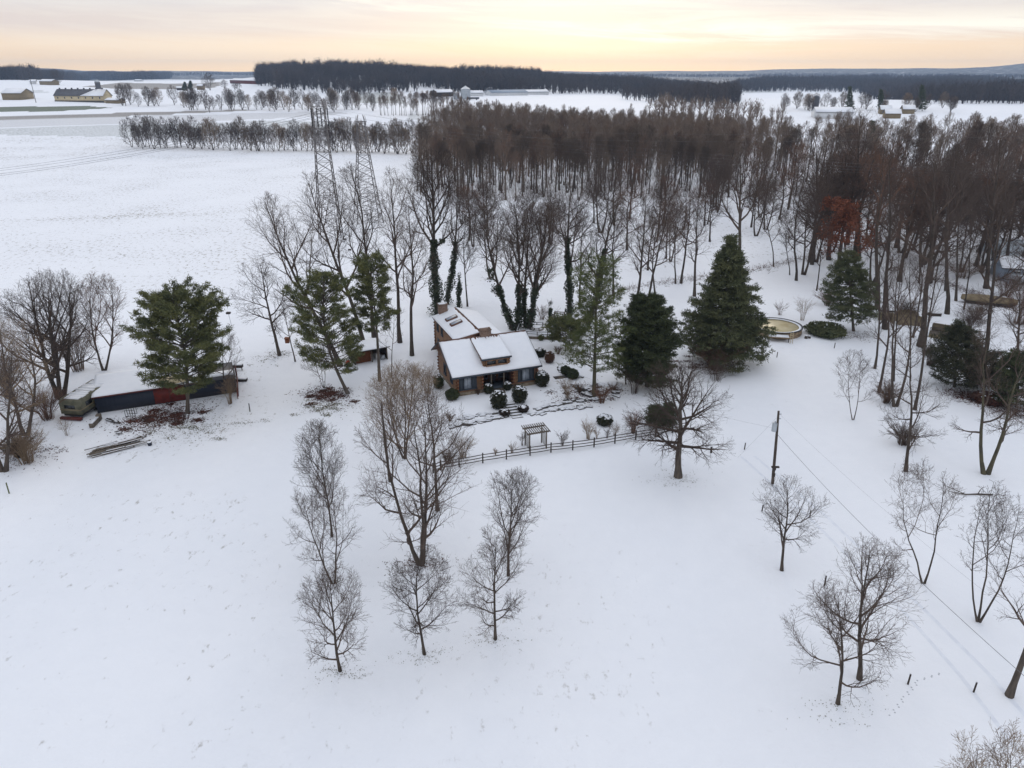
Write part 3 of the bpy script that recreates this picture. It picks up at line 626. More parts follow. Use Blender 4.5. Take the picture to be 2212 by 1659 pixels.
nf.append(far_wood('far_woodland', 'wood strip between the white barn and its fields', [(1400, 246), (1640, 250), (1690, 262), (1690, 270), (1400, 262)], 11, (12, 19), 'twig_wood'))
nf.append(far_wood('far_woodland', 'scattered copses along the far blue plain', [(1020, 168), (1400, 167), (2290, 170), (2290, 166), (1800, 163), (1020, 163.5)], 26, (14, 20)))
nf.append(far_wood('far_woodland', 'thin far woods left of the wooded hill', [(372, 164), (560, 163), (560, 160.5), (372, 161)], 22, (14, 18)))
print('far trees', nf)

# ------------------------------------------------------------------ evergreens
def pine(seed, H, cw, lo=.25, n=80, clump=9, blade=.42, wd=.085, droop=.0, shape='round', bendx=(0, 0), dens=1.0, r0=.2, sub=4, stray=.15):
    rs = np.random.RandomState(seed); tr, br, fo = MB(), MB(), MB()
    k = np.linspace(0, 1, 12); cx = lambda t: bendx[0] * np.sin(t * math.pi) + bendx[1] * t
    tr.tubes([[(cx(t), 0, H * .97 * t - .1) for t in k]], [[r0 * (1.25 if t == 0 else 1) * (1 - .85 * t) for t in k]], 8)
    BP, BR_, CP, CD = [], [], [], []
    for i in range(n):
        t = lo + (1 - lo) * ((i + rs.rand()) / n) ** .9; tt = (t - lo) / (1 - lo)
        if shape == 'round': f = math.sqrt(max(0, 1 - (tt * 1.0 - .32) ** 2 / (.47 if tt > .32 else .30))) * (1 if i % 5 else .7)
        elif shape == 'cone': f = (1 - tt) ** .8 * (.65 + .35 * min(1, tt * 5))
        elif shape == 'egg': f = math.sin(math.pi * min(1, .33 + tt * .64)) ** .7
        else: f = .35 + .65 * (rs.rand() ** .6) * (1 - tt * .55)
        L = cw / 2 * max(f, .1) * (rs.uniform(.66, 1.2) if shape != 'cone' else rs.uniform(.62, 1.18)); a = i * 2.399 + rs.normal() * .3
        up0 = (.15 + .75 * tt) if droop == 0 else (.25 * tt - droop * .25)
        q = []; rad = []
        for j in range(5):
            s = j / 4; z = t * H + L * (up0 * s + (-droop * .35 * s * s) + (.10 * s * s if droop == 0 else .12 * s ** 3))
            q.append((cx(t) + math.cos(a + .15 * math.sin(s * 3)) * L * s, math.sin(a + .15 * math.sin(s * 3)) * L * s, z)); rad.append(max(.012, (.02 + L * .014) * (1 - .85 * s)))
        BP.append(q); BR_.append(rad); q = np.array(q)
        m_ = max(3, int(L * sub * dens))
        for _ in range(m_):
            s = rs.uniform(.28, 1.0) ** .8 if shape != 'round' else rs.uniform(.5, 1.02); s = min(s, 1.0); jj = min(int(s * 4), 3); c = q[jj] * (1 - (s * 4 - jj)) + q[jj + 1] * (s * 4 - jj)
            sd = rs.normal() * (.29 if shape != 'round' else .17) * L * (1.1 - .6 * s)
            c = c + np.array((-math.sin(a) * sd, math.cos(a) * sd, rs.normal() * .12)); CP.append(c); CD.append((math.cos(a) * .8, math.sin(a) * .8, .45 - droop * .5))
    CP = np.array(CP); CD = np.array(CD); m_ = len(CP)
    P = np.repeat(CP, clump, 0) + rs.normal(size=(m_ * clump, 3)) * np.array((.15, .15, .07)) * (blade / .4); D = np.repeat(CD, clump, 0) * .55 + rs.normal(size=(m_ * clump, 3)) * .62
    D[:, 2] += .12
    fo.blades(P, D, rs.uniform(.6, 1.1, m_ * clump) * blade, wd, rs)
    br.tubes(BP, BR_, 4)
    return tr, br, fo
def uv_pine(label, u, v, ut, vt, w, fm='pine', name='pine_tree', tm='bark_grey', cat='pine tree', group=None, **k):
    b = at(u, v); tp = upto(b, ut, vt); bx = k.pop('bendx', (0, 0)); s = mpp(b)
    tr, br, fo = pine(k.pop('seed', u), tp.z, w * s, bendx=(bx[0], bx[1] + tp.x), **k)
    t = thing(name, label, cat, b, 0, group); obj('trunk', tr, tm, t, True); c = obj('crown', br, tm, t); obj('needles', fo, fm, c); return t
uv_pine('round-topped green pine in front of the long navy shed', 405, 892, 374, 645, 182, lo=.22, n=120, sub=7, clump=15, blade=.5, wd=.10, bendx=(.6, 0), r0=.28)
uv_pine('pine with curved trunk and yellowish low boughs by the leaf patch', 752, 850, 700, 600, 140, lo=.18, n=100, sub=6, clump=14, blade=.5, wd=.09, bendx=(-1.4, 0), r0=.26)
uv_pine('dark round-headed pine with tall bare trunk before the woodshed', 820, 823, 798, 562, 95, lo=.42, n=75, sub=7, clump=15, blade=.48, wd=.095, bendx=(.2, 0), r0=.25)
uv_pine('loose ragged pine in the garden right of the log house', 1283, 856, 1290, 585, 165, lo=.2, n=85, sub=5, clump=13, blade=.5, wd=.08, shape='ragged', r0=.3, tm='bark_moss', fm='pine_yellow')
uv_pine('dense dark yew with spiky outline left of the great spruce', 1398, 835, 1400, 650, 125, fm='yew', name='yew_tree', cat='yew', lo=.03, n=190, sub=9, clump=14, blade=.42, wd=.11, shape='egg', r0=.3)
uv_pine('great broad dark green spruce left of the pool', 1562, 785, 1580, 512, 225, fm='spruce', name='spruce_tree', cat='spruce', lo=.08, n=200, sub=8, clump=14, blade=.5, wd=.12, shape='cone', droop=.5, r0=.36)
uv_pine('dark pine with bare foot right of the pool', 1844, 715, 1832, 545, 105, fm='spruce', lo=.16, n=90, sub=7, clump=13, blade=.5, wd=.11, shape='egg', droop=.3, r0=.25)
uv_pine('bluish dark juniper on the slope below the railed deck', 2062, 836, 2072, 700, 165, fm='juniper', name='juniper_tree', cat='juniper', lo=.03, n=120, sub=6, clump=11, blade=.5, wd=.10, shape='cone', r0=.2)
uv_pine('low dark juniper beside the leaning old tree', 2128, 838, 2128, 768, 90, fm='juniper', name='juniper_tree', cat='juniper', lo=.03, n=60, sub=8, clump=12, blade=.4, wd=.11, shape='egg', r0=.12)
uv_pine('dark evergreen at the right picture edge', 2196, 880, 2198, 770, 90, fm='yew', name='juniper_tree', cat='juniper', lo=.03, n=80, sub=8, clump=12, blade=.42, wd=.11, shape='egg', r0=.15)
uv_pine('evergreen bough mass against the left flank of the dark yew', 1352, 830, 1348, 745, 62, fm='pine', name='small_evergreen', cat='evergreen', lo=.1, n=45, sub=7, clump=12, blade=.4, wd=.1, shape='egg', r0=.1)
uv_pine('low spreading evergreen by the patio, behind the garden pine', 1222, 758, 1222, 695, 90, fm='pine', name='small_evergreen', cat='evergreen', lo=.2, n=50, sub=8, clump=13, blade=.4, wd=.1, shape='egg', r0=.1)
for lb, u, v, vt, w in [('far dark spruce left of the three behind the white barn', 1836, 243, 188, 22), ('far dark spruce in the middle of the three behind the white barn', 1903, 240, 194, 18), ('far dark spruce right of the three, tallest', 1992, 240, 184, 28),
                        ('far dark evergreen beside the farmhouse in the left fields', 411, 195, 175, 14), ('far dark evergreen left of its partner in the left fields', 399, 196, 178, 14),
                        ('dark evergreen among the wood trees at right', 1885, 330, 262, 34), ('dark shaggy evergreen among the wood trees, further right', 1996, 330, 268, 36)]:
    b = at(u, v); uv_pine(lb, u, v, u, vt, w, fm='yew', name='far_spruce', cat='spruce', group='far evergreens', lo=.08, n=70, sub=2.2 if v > 300 else 1.2, clump=12, blade=1.3, wd=.4, shape='cone', droop=.4, r0=.3)
# rust-leaved oak
t = uv_tree('oak still holding rust-orange leaves above the dark pine', 1832, 610, 1812, 432, 125, .28, name='rust_leaved_oak', fork=.3, counts=(12, 7, 5, 3), twig_r=.02, asc=55)
cm = np.vstack([np.array([v.co[:] for v in c.data.vertices]) for c in t.children if c.name.startswith('crown')]); rs = np.random.RandomState(8)
sel = cm[rs.randint(0, len(cm), 9000)]; sel = sel[sel[:, 2] > 3.2]; mb = MB(); mb.leaves(sel + rs.normal(size=sel.shape) * .3, .2, rs); obj('leaves', mb, 'rust_leaf', t)

# ------------------------------------------------------------------ shrubs
def leafy(label, u, v, w, h, m='box', name='round_shrub', snow=.5, seed=0, leaf=.11, group=None, cat='shrub', stem=False):
    b = at(u, v); s = mpp(b); rw = w * s / 2; hh = h * s / .92; rs = np.random.RandomState(seed + int(u)); t = thing(name, label, cat, b, 0, group)
    mb = MB(); mb.ico((0, 0, hh * .48), (rw * .7, rw * .7, hh * .42), rs, .06)
    n = int(3000 * max(.3, rw)); D = rs.normal(size=(n, 3)); D /= np.linalg.norm(D, axis=1, keepdims=True); rr = rs.uniform(.62, 1.12, (n, 1)) * (1 + .08 * np.sin(D[:, :1] * 7 + D[:, 1:2] * 5))
    P = D * rr * np.array((rw, rw, hh * .52)) + np.array((0, 0, hh * .5)); P = P[P[:, 2] > 0]; mb.leaves(P, leaf, rs); obj('foliage', mb, m, t)
    if snow:
        sn = MB(); k = int(26 * snow * max(rw, .5) + 4)
        for _ in range(k):
            a = rs.rand() * 6.28; q = rs.rand() ** .6 * .75; x, y = math.cos(a) * q * rw, math.sin(a) * q * rw; z = hh * (.5 + .53 * math.sqrt(max(0, 1 - q * q)))
            c = rs.uniform(.07, .2) * (1.2 if snow > .7 else 1); sn.ico((x, y, z), (c, c * .8, .07), rs, .12, 7, 5)
        obj('snow_cap', sn, 'snow', t, True)
    return t
G5 = 'clipped evergreen shrubs at the log house front'
leafy('left ball-shaped snow-dusted shrub at the garden steps', 1077, 881, 33, 36, snow=.9, group=G5)
leafy('right ball-shaped snow-dusted shrub at the garden steps', 1122, 869, 31, 34, snow=.9, group=G5)
leafy('clipped shrub with flat snow cap left of the porch steps', 1055, 849, 19, 19, snow=1.0, group=G5)
leafy('clipped shrub with flat snow cap right of the porch steps', 1096, 842, 17, 17, snow=1.0, group=G5)
leafy('round snow-flecked shrub at the right front corner of the house', 1171, 833, 28, 30, snow=.9, group=G5)
leafy('spiky green bush at the left front corner of the house', 977, 862, 28, 20, m='yew', snow=0, leaf=.12, group=G5)
leafy('low dark bush under the right front window', 1127, 832, 14, 13, snow=.2, group=G5)
leafy('dark bush by the left gable wall', 948, 838, 22, 26, m='yew', snow=.2, leaf=.1, group=G5)
leafy('low rusty bush left of the garden steps below the ball shrub', 1090, 898, 22, 13, m='darkbrown', snow=.9, leaf=.1)
leafy('low rusty bush right of the garden steps below the ball shrub', 1130, 889, 22, 13, m='darkbrown', snow=.9, leaf=.1)
leafy('rusty twiggy bush behind the right end of the house', 1187, 783, 20, 22, m='twig_red', snow=.2, leaf=.1)
leafy('snow-topped bush near the right gable, behind the corner shrub', 1167, 770, 22, 16, snow=.9)
leafy('dark low juniper bush left of the pair in the right garden', 1222, 808, 20, 16, m='yew', snow=0, leaf=.12)
leafy('dark low juniper bush right of the pair in the right garden', 1237, 817, 24, 18, m='yew', snow=0, leaf=.12)
leafy('ring-shaped snow-filled box shrub on the lawn', 1306, 917, 33, 20, snow=1.6, leaf=.09)
uv_pine('dark broad evergreen shrub behind the spreading tree, left of the pair', 1415, 922, 1415, 880, 38, fm='yew', name='evergreen_shrub', cat='shrub', lo=.02, n=60, sub=9, clump=12, blade=.34, wd=.09, shape='egg', r0=.08)
uv_pine('dark broad evergreen shrub behind the spreading tree, right of the pair', 1444, 922, 1444, 876, 40, fm='yew', name='evergreen_shrub', cat='shrub', lo=.02, n=60, sub=9, clump=12, blade=.34, wd=.09, shape='egg', r0=.08)
leafy('small potted-looking green bush at the patio corner', 1169, 735, 12, 12, m='pine', snow=.2, leaf=.08)
leafy('spreading dark juniper ground bush at the right of the pool', 1782, 722, 76, 20, m='spruce', snow=.1, leaf=.16, name='juniper_bush')
leafy('rusty ground bush under the junipers at right', 2135, 868, 60, 16, m='litter', snow=.4, leaf=.14)
def twiggy(label, u, v, w, h, m='twig_tan', name='twiggy_shrub', seed=0, group=None, stems=9, dens=(6, 4), r=.014):
    b = at(u, v); s = mpp(b); hh = h * s / .92; rw = w * s / 2; rnd_ = random.Random(int(u) + seed); P1, R1, P2, R2 = [], [], [], []
    for i in range(stems):
        a = rnd_.random() * 6.28; q = rnd_.random() ** .6; L = hh * rnd_.uniform(.7, 1.05); ex, ey = math.cos(a) * q * rw, math.sin(a) * q * rw
        p = [(ex * (.22 + .78 * k * k) * 1.0, ey * (.22 + .78 * k * k), L * k * (1 - .12 * q * k)) for k in (0, .35, .7, 1)]
        P1.append(p); R1.append([r * 1.5, r, r * .8, r * .5])
        for j in range(dens[0]):
            t = rnd_.uniform(.3, .95); i0 = min(int(t * 3), 2); f = t * 3 - i0; o = Vector(p[i0]).lerp(Vector(p[i0 + 1]), f)
            d = Vector((rnd_.gauss(ex / rw, .6), rnd_.gauss(ey / rw, .6), rnd_.uniform(.5, 1.2))).normalized(); l = hh * rnd_.uniform(.15, .32)
            e = o + d * l; P2.append([tuple(o), tuple(o.lerp(e, .5) + Vector((rnd_.gauss(0, .03),) * 3)), tuple(e)]); R2.append([r * .6, r * .5, r * .35])
            for _ in range(dens[1]):
                o2 = o.lerp(e, rnd_.uniform(.3, 1)); d2 = (d + Vector((rnd_.gauss(0, .7), rnd_.gauss(0, .7), rnd_.gauss(0, .4)))).normalized(); e2 = o2 + d2 * l * .5
                P2.append([tuple(o2), tuple(o2.lerp(e2, .5)), tuple(e2)]); R2.append([r * .4, r * .35, r * .3])
    mb = MB(); mb.tubes(P1, R1, 4); mb.tubes(P2, R2, 3); o = obj(name, mb, m); o.location = b; return tag(o, label, 'shrub', group)
G6 = 'bare shrubs along the rail fence'
twiggy('grey-brown bare shrub right of the garden arbor', 1214, 962, 34, 32, 'twig', group=G6, stems=14)
twiggy('tall pale bare shrub on the lawn left of the ring-shaped box shrub', 1270, 948, 40, 42, group=G6, stems=22)
twiggy('small pale bare shrub beside the tall pale one', 1289, 946, 18, 22, group=G6)
twiggy('thin bare sapling shrub below the ring-shaped box shrub', 1311, 946, 26, 22, 'twig', group=G6)
twiggy('small tan bare shrub left of the red-brown one', 1328, 941, 26, 26, group=G6, stems=12)
twiggy('red-brown upright shrub beside the fence', 1368, 936, 34, 44, 'twig_red', group=G6, stems=34, r=.02)
twiggy('low snow-tipped shrub left of the garden arbor at the fence', 1105, 978, 34, 20, group=G6, stems=12)
twiggy('small shrub against the left side of the garden arbor', 1128, 962, 20, 30, 'twig', group=G6)
twiggy('tiny low shrub at the fence well left of the arbor', 1070, 982, 18, 14, group=G6)
twiggy('pale bare thicket behind the near end of the fence', 1000, 990, 60, 50, group=G6, stems=30)
twiggy('brown tussock bush at the near end of the fence', 968, 1000, 46, 24, 'twig', group=G6, stems=34, r=.02)
twiggy('pale arching shrub above the stone edge right of the house', 1226, 860, 46, 44, group='shrubs in the stone bed', stems=24)
twiggy('dark red shrub at the foot of the garden pine', 1300, 870, 60, 36, 'twig_red', group='shrubs in the stone bed', stems=34, r=.02)
twiggy('brown leafless shrub in front of the yew', 1370, 850, 70, 50, 'twig', stems=34)
twiggy('wide reddish bare thicket under the great spruce', 1545, 798, 130, 60, 'twig_red', name='red_thicket', stems=150, r=.025)
twiggy('brown bare small tree-like shrub below the great spruce', 1547, 822, 110, 44, 'twig', stems=40)
twiggy('pale bare shrub left of the two behind the pool', 1684, 680, 34, 26, 'twig_red', group='bare shrubs behind the pool', stems=16)
twiggy('taller pale bare shrub right of the two behind the pool', 1733, 692, 40, 44, group='bare shrubs behind the pool', stems=18)
twiggy('reddish shrub thicket by the left gable of the house', 925, 850, 60, 60, 'twig_tan', stems=40)
twiggy('bare weed clump in front of the old camper', 300 * .45 + 10, 940, 40, 40, 'twig_tan', stems=10)
twiggy('tan bush with weeping twigs at the far left', 60, 1000, 110, 70, 'twig_tan', stems=60, r=.02)
twiggy('yellowing willow-like bush at the right end of the navy shed', 498, 872, 42, 60, 'twig_tan', stems=30)
twiggy('dark bush at the foot of the leftmost trees', 45, 985, 90, 40, 'bark', name='dark_bush', stems=90, r=.03)
for lb, u, v, w_, h_, m_ in (('reddish brush thicket left of the camper under the big dark tree', 105, 905, 110, 60, 'twig_red'), ('grey thicket at the far left edge behind the leaning tree', 20, 860, 100, 90, 'twig'), ('tangle of brown saplings behind the camper', 170, 800, 110, 90, 'twig_brown'), ('brown thicket between the tall trunks and the juniper', 2010, 790, 70, 50, 'twig'), ('grey bramble at the foot of the straight tree before the thin tall trees', 1950, 960, 90, 40, 'twig'), ('brown bramble between the thin tall trees', 1915, 870, 80, 40, 'twig_brown'), ('brown bramble before the covered boat', 2110, 690, 90, 34, 'twig_brown'), ('grey bramble above the tan shelter', 1950, 690, 90, 40, 'twig'), ('reddish bramble along the right slope edge', 2170, 640, 100, 44, 'twig_red'), ('brown bramble on the far right slope', 2080, 600, 120, 34, 'twig_brown'), ('brown bush at the right edge over the junipers', 2200, 700, 90, 70, 'twig_red'), ('grey thicket behind the railed deck', 2090, 720, 80, 50, 'twig'), ('low brown brush left of the dark pine', 1790, 660, 80, 30, 'twig_brown')):
    twiggy(lb, u, v, w_, h_, m_, 'thicket', stems=70, r=.022)
for lb, u, v, w_, h_ in (('small brown clump against the wall left of the porch', 1033, 852, 16, 12), ('small brown clump against the wall right of the porch', 1112, 838, 14, 10), ('low tan clump behind the snow-topped bush by the right gable', 1205, 765, 26, 16), ('brown clump at the left end of the stone edging', 972, 910, 26, 16), ('tan clump in the rock bed left of the garden pine trunk', 1252, 846, 34, 18), ('tan clump in the rock bed right of the garden pine trunk', 1322, 846, 34, 18), ('grey clump behind the patio', 1170, 690, 50, 26), ('grey clump left of the garden arch', 1192, 700, 24, 22)):
    twiggy(lb, u, v, w_, h_, 'twig_brown', 'garden_clump', stems=22, r=.02)
# brush line across the slope
rs = np.random.RandomState(12); mb = MB(); path = [(1300, 640), (1400, 616), (1500, 602), (1640, 582), (1720, 562), (1800, 545), (1900, 520), (2050, 510), (2230, 490)]
for k in range(len(path) - 1):
    a, b = at(*path[k]), at(*path[k + 1]); n = int((b - a).length * 22)
    t = rs.rand(n, 1); P = np.array(a) * (1 - t) + np.array(b) * t + rs.normal(size=(n, 3)) * np.array((1.0, 1.2, 0)); mb.blades(P, rs.normal(size=(n, 3)) * np.array((1, 1, .5)) + np.array((0, 0, .45)), rs.uniform(.5, 1.7, n), .07, rs)
tag(obj('brush_line', mb, 'twig_red'), 'line of brown brush and cut branches across the slope', 'brush', kind='stuff')
mb = MB()
for (u0, v0, u1, v1, sp_) in [(2020, 600, 2180, 668, 1.2), (2130, 860, 2212, 905, 1.6), (2060, 850, 2150, 870, 1.2)]:
    a, b = at(u0, v0), at(u1, v1); n = 1500; t = rs.rand(n, 1); P = np.array(a) * (1 - t) + np.array(b) * t + rs.normal(size=(n, 3)) * np.array((sp_, sp_, 0)); mb.blades(P, rs.normal(size=(n, 3)) * np.array((1, 1, .4)) + np.array((0, 0, .3)), rs.uniform(.3, 1.1, n), .07, rs)
tag(obj('brush_heaps', mb, 'litter'), 'heaps of brown leaves and brush on the right slope', 'brush', kind='stuff')

# leaf litter and grass showing through the snow
def patch(u, v, wu, wv, n, m, name, label, leaf=.13, seed=0, h=.03):
    c = at(u, v); e = at(u + wu / 2, v); e2 = at(u, v - wv / 2); rx = (e - c).length; ry = (e2 - c).length; rs = np.random.RandomState(seed + int(u))
    q = rs.normal(size=(n, 2)) * .46; th = np.arctan2(q[:, 1], q[:, 0]); q = q * (1 + .32 * np.sin(2 * th + u) + .25 * np.sin(5 * th + v))[:, None]; cl_ = rs.normal(size=(14, 2)) * .5; w_ = rs.rand(n) < .45; q[w_] = cl_[rs.randint(0, 14, w_.sum())] + rs.normal(size=(w_.sum(), 2)) * .09; P = np.stack([c.x + q[:, 0] * rx, c.y + q[:, 1] * ry, np.full(n, c.z + h)], 1); mb = MB(); mb.leaves(P, leaf, rs, .8)
    return tag(obj(name, mb, m), label, 'ground litter', kind='stuff')
patch(345, 902, 165, 50, 6500, 'litter', 'fallen_leaves', 'rust-red leaf litter under the round-topped pine')
patch(420, 925, 190, 50, 1500, 'grass', 'grass_tufts', 'grass tufts beyond the leaf litter of the left pine', .09)
patch(707, 853, 110, 34, 3800, 'litter', 'fallen_leaves', 'rust-red leaf litter around the curved pine')
patch(700, 880, 120, 36, 1500, 'grass', 'grass_tufts', 'grass tufts below the curved pine', .09, 3)
patch(590, 770, 90, 30, 500, 'grass', 'grass_tufts', 'grass around the wide low tree', .1)
patch(1270, 850, 130, 44, 2200, 'litter', 'garden_litter', 'brown garden litter around the garden pine', .12)
patch(735, 1449, 150, 46, 260, 'grass', 'grass_tufts', 'grass at the foot of the nearest left-row tree', .05, 1)
patch(918, 1415, 130, 50, 220, 'grass', 'grass_tufts', 'grass at the foot of the crooked tree', .05, 1)
patch(1070, 1384, 120, 40, 180, 'grass', 'grass_tufts', 'grass at the foot of the right pair tree', .05, 1)
patch(1465, 1035, 130, 40, 300, 'grass', 'grass_tufts', 'grass under the spreading tree', .06, 1)
patch(905, 1218, 160, 40, 500, 'litter', 'fallen_leaves', 'leaves under the many-stemmed tree', .08, 1)
patch(1810, 1530, 200, 80, 160, 'grass', 'grass_tufts', 'grass under the crossing pair', .05, 1)
patch(1545, 790, 140, 30, 2500, 'litter', 'fallen_leaves', 'litter under the great spruce', .12, 1)
patch(1850, 725, 110, 24, 700, 'litter', 'fallen_leaves', 'litter under the dark pine', .1, 1)
patch(60, 985, 170, 50, 900, 'litter', 'fallen_leaves', 'litter under the leftmost trees', .1, 1)

# ------------------------------------------------------------------ trees at the far left edge
G7 = 'big bare trees round the old camper'
uv_tree('dark many-stemmed tree behind the old camper', 130, 860, 95, 590, 215, .42, group=G7, fork=.15, stems=3, counts=(13, 8, 6, 3), twig_r=.014, asc=50, wig=1.5)
uv_tree('brownish tree behind the left end of the navy shed', 225, 800, 210, 592, 110, .22, group=G7, cmat='twig_red', fork=.2, stems=2, counts=(12, 7, 6, 3), twig_r=.014)
uv_tree('leaning tree between the camper and the left picture edge', 55, 940, 20, 690, 140, .3, group=G7, cmat='twig_tan', fork=.2, stems=2, counts=(12, 7, 6, 3), asc=52, wig=1.5)
uv_tree('tree trunk cut by the left picture edge', 8, 1018, -10, 740, 160, .3, group=G7, cmat='twig', fork=.2, stems=2, counts=(12, 7, 6, 3), asc=50, wig=1.5)
uv_tree('thin bent tree left of the leaning tree at the edge', -40, 900, -50, 640, 160, .28, group=G7, fork=.2, counts=(12, 7, 6, 3), asc=50)
uv_tree('small bare tree at the right end of the navy shed', 486, 850, 480, 720, 110, .13, group=G7, fork=.2, counts=(12, 7, 5, 3), asc=52, wig=1.4)
uv_tree('thin bare tree between the woodshed pines and the log house', 845, 815, 850, 660, 70, .08, fork=.4, counts=(9, 6, 5, 2), wig=1.3)
uv_tree('many-stemmed young tree in the leaf patch under the curved pine', 700, 838, 690, 745, 80, .06, fork=.25, stems=3, counts=(8, 5, 4, 2), wig=1.2)

# ------------------------------------------------------------------ the log house
HO = Vector((-7.6, 93.15, 0)); HA = .37
house = thing('log_house', 'brown log house with snow-covered roofs and a long dormer', 'house', HO, HA)
def logs(mb, x0, x1, y, z0, z1, axis='x', r=.13, lim=None, out=.0):
    z = z0 + r; i = 0
    while z < z1:
        a, b = (x0, x1) if lim is None else lim(z, x0, x1)
        if b - a > .2:
            e = out if i % 2 == 0 else 0
            p = ((a - e, y, z), (b + e, y, z)) if axis == 'x' else ((y, a - e, z), (y, b + e, z))
            mb.rod(p[0], p[1], r, None, 8)
        z += r * 1.9; i += 1
fr = lambda y: 3.02 + (y + .7) * .513        # underside of front slope
EZ, RZ, RY = 3.18, 6.47, 5.71
w = MB()
w.box(.05, 3.55, .05, 9.4, .5, 3.3).box(8.35, 11.95, .05, 9.4, .5, 3.3).box(3.5, 8.4, 2.2, 9.4, .5, 3.3)
w.prism([(.05, 3.2), (9.4, 3.2), (9.4, 3.75), (5.7, 6.2), (.3, 3.4)], .06, 11.94, 'x')
logs(w, 0, 3.6, 0, .5, 3.05, 'x', out=.22); logs(w, 8.35, 12, 0, .5, 3.05, 'x', out=.22)
lim = lambda z, a, b: (max(a, (z - 3.0) / .513 - .7 + .2), min(b, 9.7 - max(0, z - 3.7) / .65))
for X in (0, 12): logs(w, 0, 9.4, X, .5, 6.2, 'y', lim=lim, out=.22)
for X in (3.6, 8.35): logs(w, 0, 2.2, X, .5, 3.1, 'y', out=.15)
obj('wall', w, 'log', house)
le = MB()                                     # stacked log ends at the corners
for X, Y in ((0, 0), (12, 0), (0, 9.4), (3.6, 0), (8.35, 0)):
    z = .63; i = 0
    while z < 3.1:
        le.rod((X, Y - .28, z), (X, Y + .28, z), .125, None, 7) if i % 2 else le.rod((X - .28, Y, z), (X + .28, Y, z), .125, None, 7); z += .25; i += 1
obj('log_ends', le, 'log_end', house)
fd = MB(); fd.box(-.08, 3.7, -.1, 9.45, -.4, .5).box(8.25, 12.1, -.1, 9.45, -.4, .5).box(3.7, 8.25, -.06, 9.4, -.4, .42); obj('foundation', fd, 'stone', house)
rf = MB(); XL, XR = -1.0, 12.5
rf.slab([(XL, -.7, EZ), (XR, -.7, EZ), (XR, RY, RZ), (XL, RY, RZ)], .16); rf.slab([(XL, RY, RZ + .004), (XR, RY, RZ + .004), (XR, 9.85, 3.76), (XL, 9.85, 3.76)], .16)
roof = obj('roof', rf, 'shingle', house)
sn = MB()
rs = np.random.RandomState(2)
def snow_sheet(mb, p00, p10, p11, p01, t=.1, nx=34, ny=16, ragged=.0, edge='top'):
    """gently uneven blanket over a sloping rectangle, p00-p10 eave, p01-p11 ridge"""
    p00, p10, p11, p01 = map(np.array, (p00, p10, p11, p01)); U, W = np.meshgrid(np.linspace(0, 1, nx), np.linspace(0, 1, ny))
    rg = 1 - ragged * rs.rand(nx) ** 2; Wt = W * rg[None, :]
    P = (p00[None, None] * ((1 - U) * (1 - Wt))[..., None] + p10 * (U * (1 - Wt))[..., None] + p11 * (U * Wt)[..., None] + p01 * ((1 - U) * Wt)[..., None])
    th = t * (1 + .18 * np.sin(U * 9 + W * 5) * np.cos(W * 7)) ; e = (np.minimum(np.minimum(U, 1 - U), np.minimum(W, 1 - W)) <= 1e-6); th = np.where(e, t * .55, th)
    Tp = P.copy(); Tp[..., 2] += th; k = mb.addv(np.concatenate([P.reshape(-1, 3) + (0, 0, .004), Tp.reshape(-1, 3)])); n = nx * ny
    i = np.arange(n).reshape(ny, nx) + k; a = i + n
    mb.quads(np.stack([a[:-1, :-1], a[:-1, 1:], a[1:, 1:], a[1:, :-1]], -1).reshape(-1, 4)); mb.quads(np.stack([i[:-1, :-1], i[1:, :-1], i[1:, 1:], i[:-1, 1:]], -1).reshape(-1, 4))
    for r_ in (i[0], i[-1][::-1], i[:, 0][::-1], i[:, -1]): mb.quads([(r_[j], r_[j + 1], r_[j + 1] + n, r_[j] + n) for j in range(len(r_) - 1)])
snow_sheet(sn, (XL + .04, -.72, EZ), (XR - .04, -.72, EZ), (XR - .04, RY - .25, RZ - .13), (XL + .04, RY - .25, RZ - .13), ragged=.03)
snow_sheet(sn, (XL + .04, 9.87, 3.76), (XR - .04, 9.87, 3.76), (XR - .04, RY + .3, RZ - .18), (XL + .04, RY + .3, RZ - .18))
obj('roof_snow', sn, 'snow', roof, True)
fa = MB(); fa.box(XL, XR, -.76, -.70, EZ - .26, EZ - .02)
for X in (XL - .05, XR - .01): fa.slab([(X, -.76, EZ - .02), (X + .06, -.76, EZ - .02), (X + .06, RY, RZ - .02), (X, RY, RZ - .02)], .24); fa.slab([(X, RY, RZ - .02), (X + .06, RY, RZ - .02), (X + .06, 9.9, 3.74), (X, 9.9, 3.74)], .24)
obj('fascia', fa, 'slate', roof)
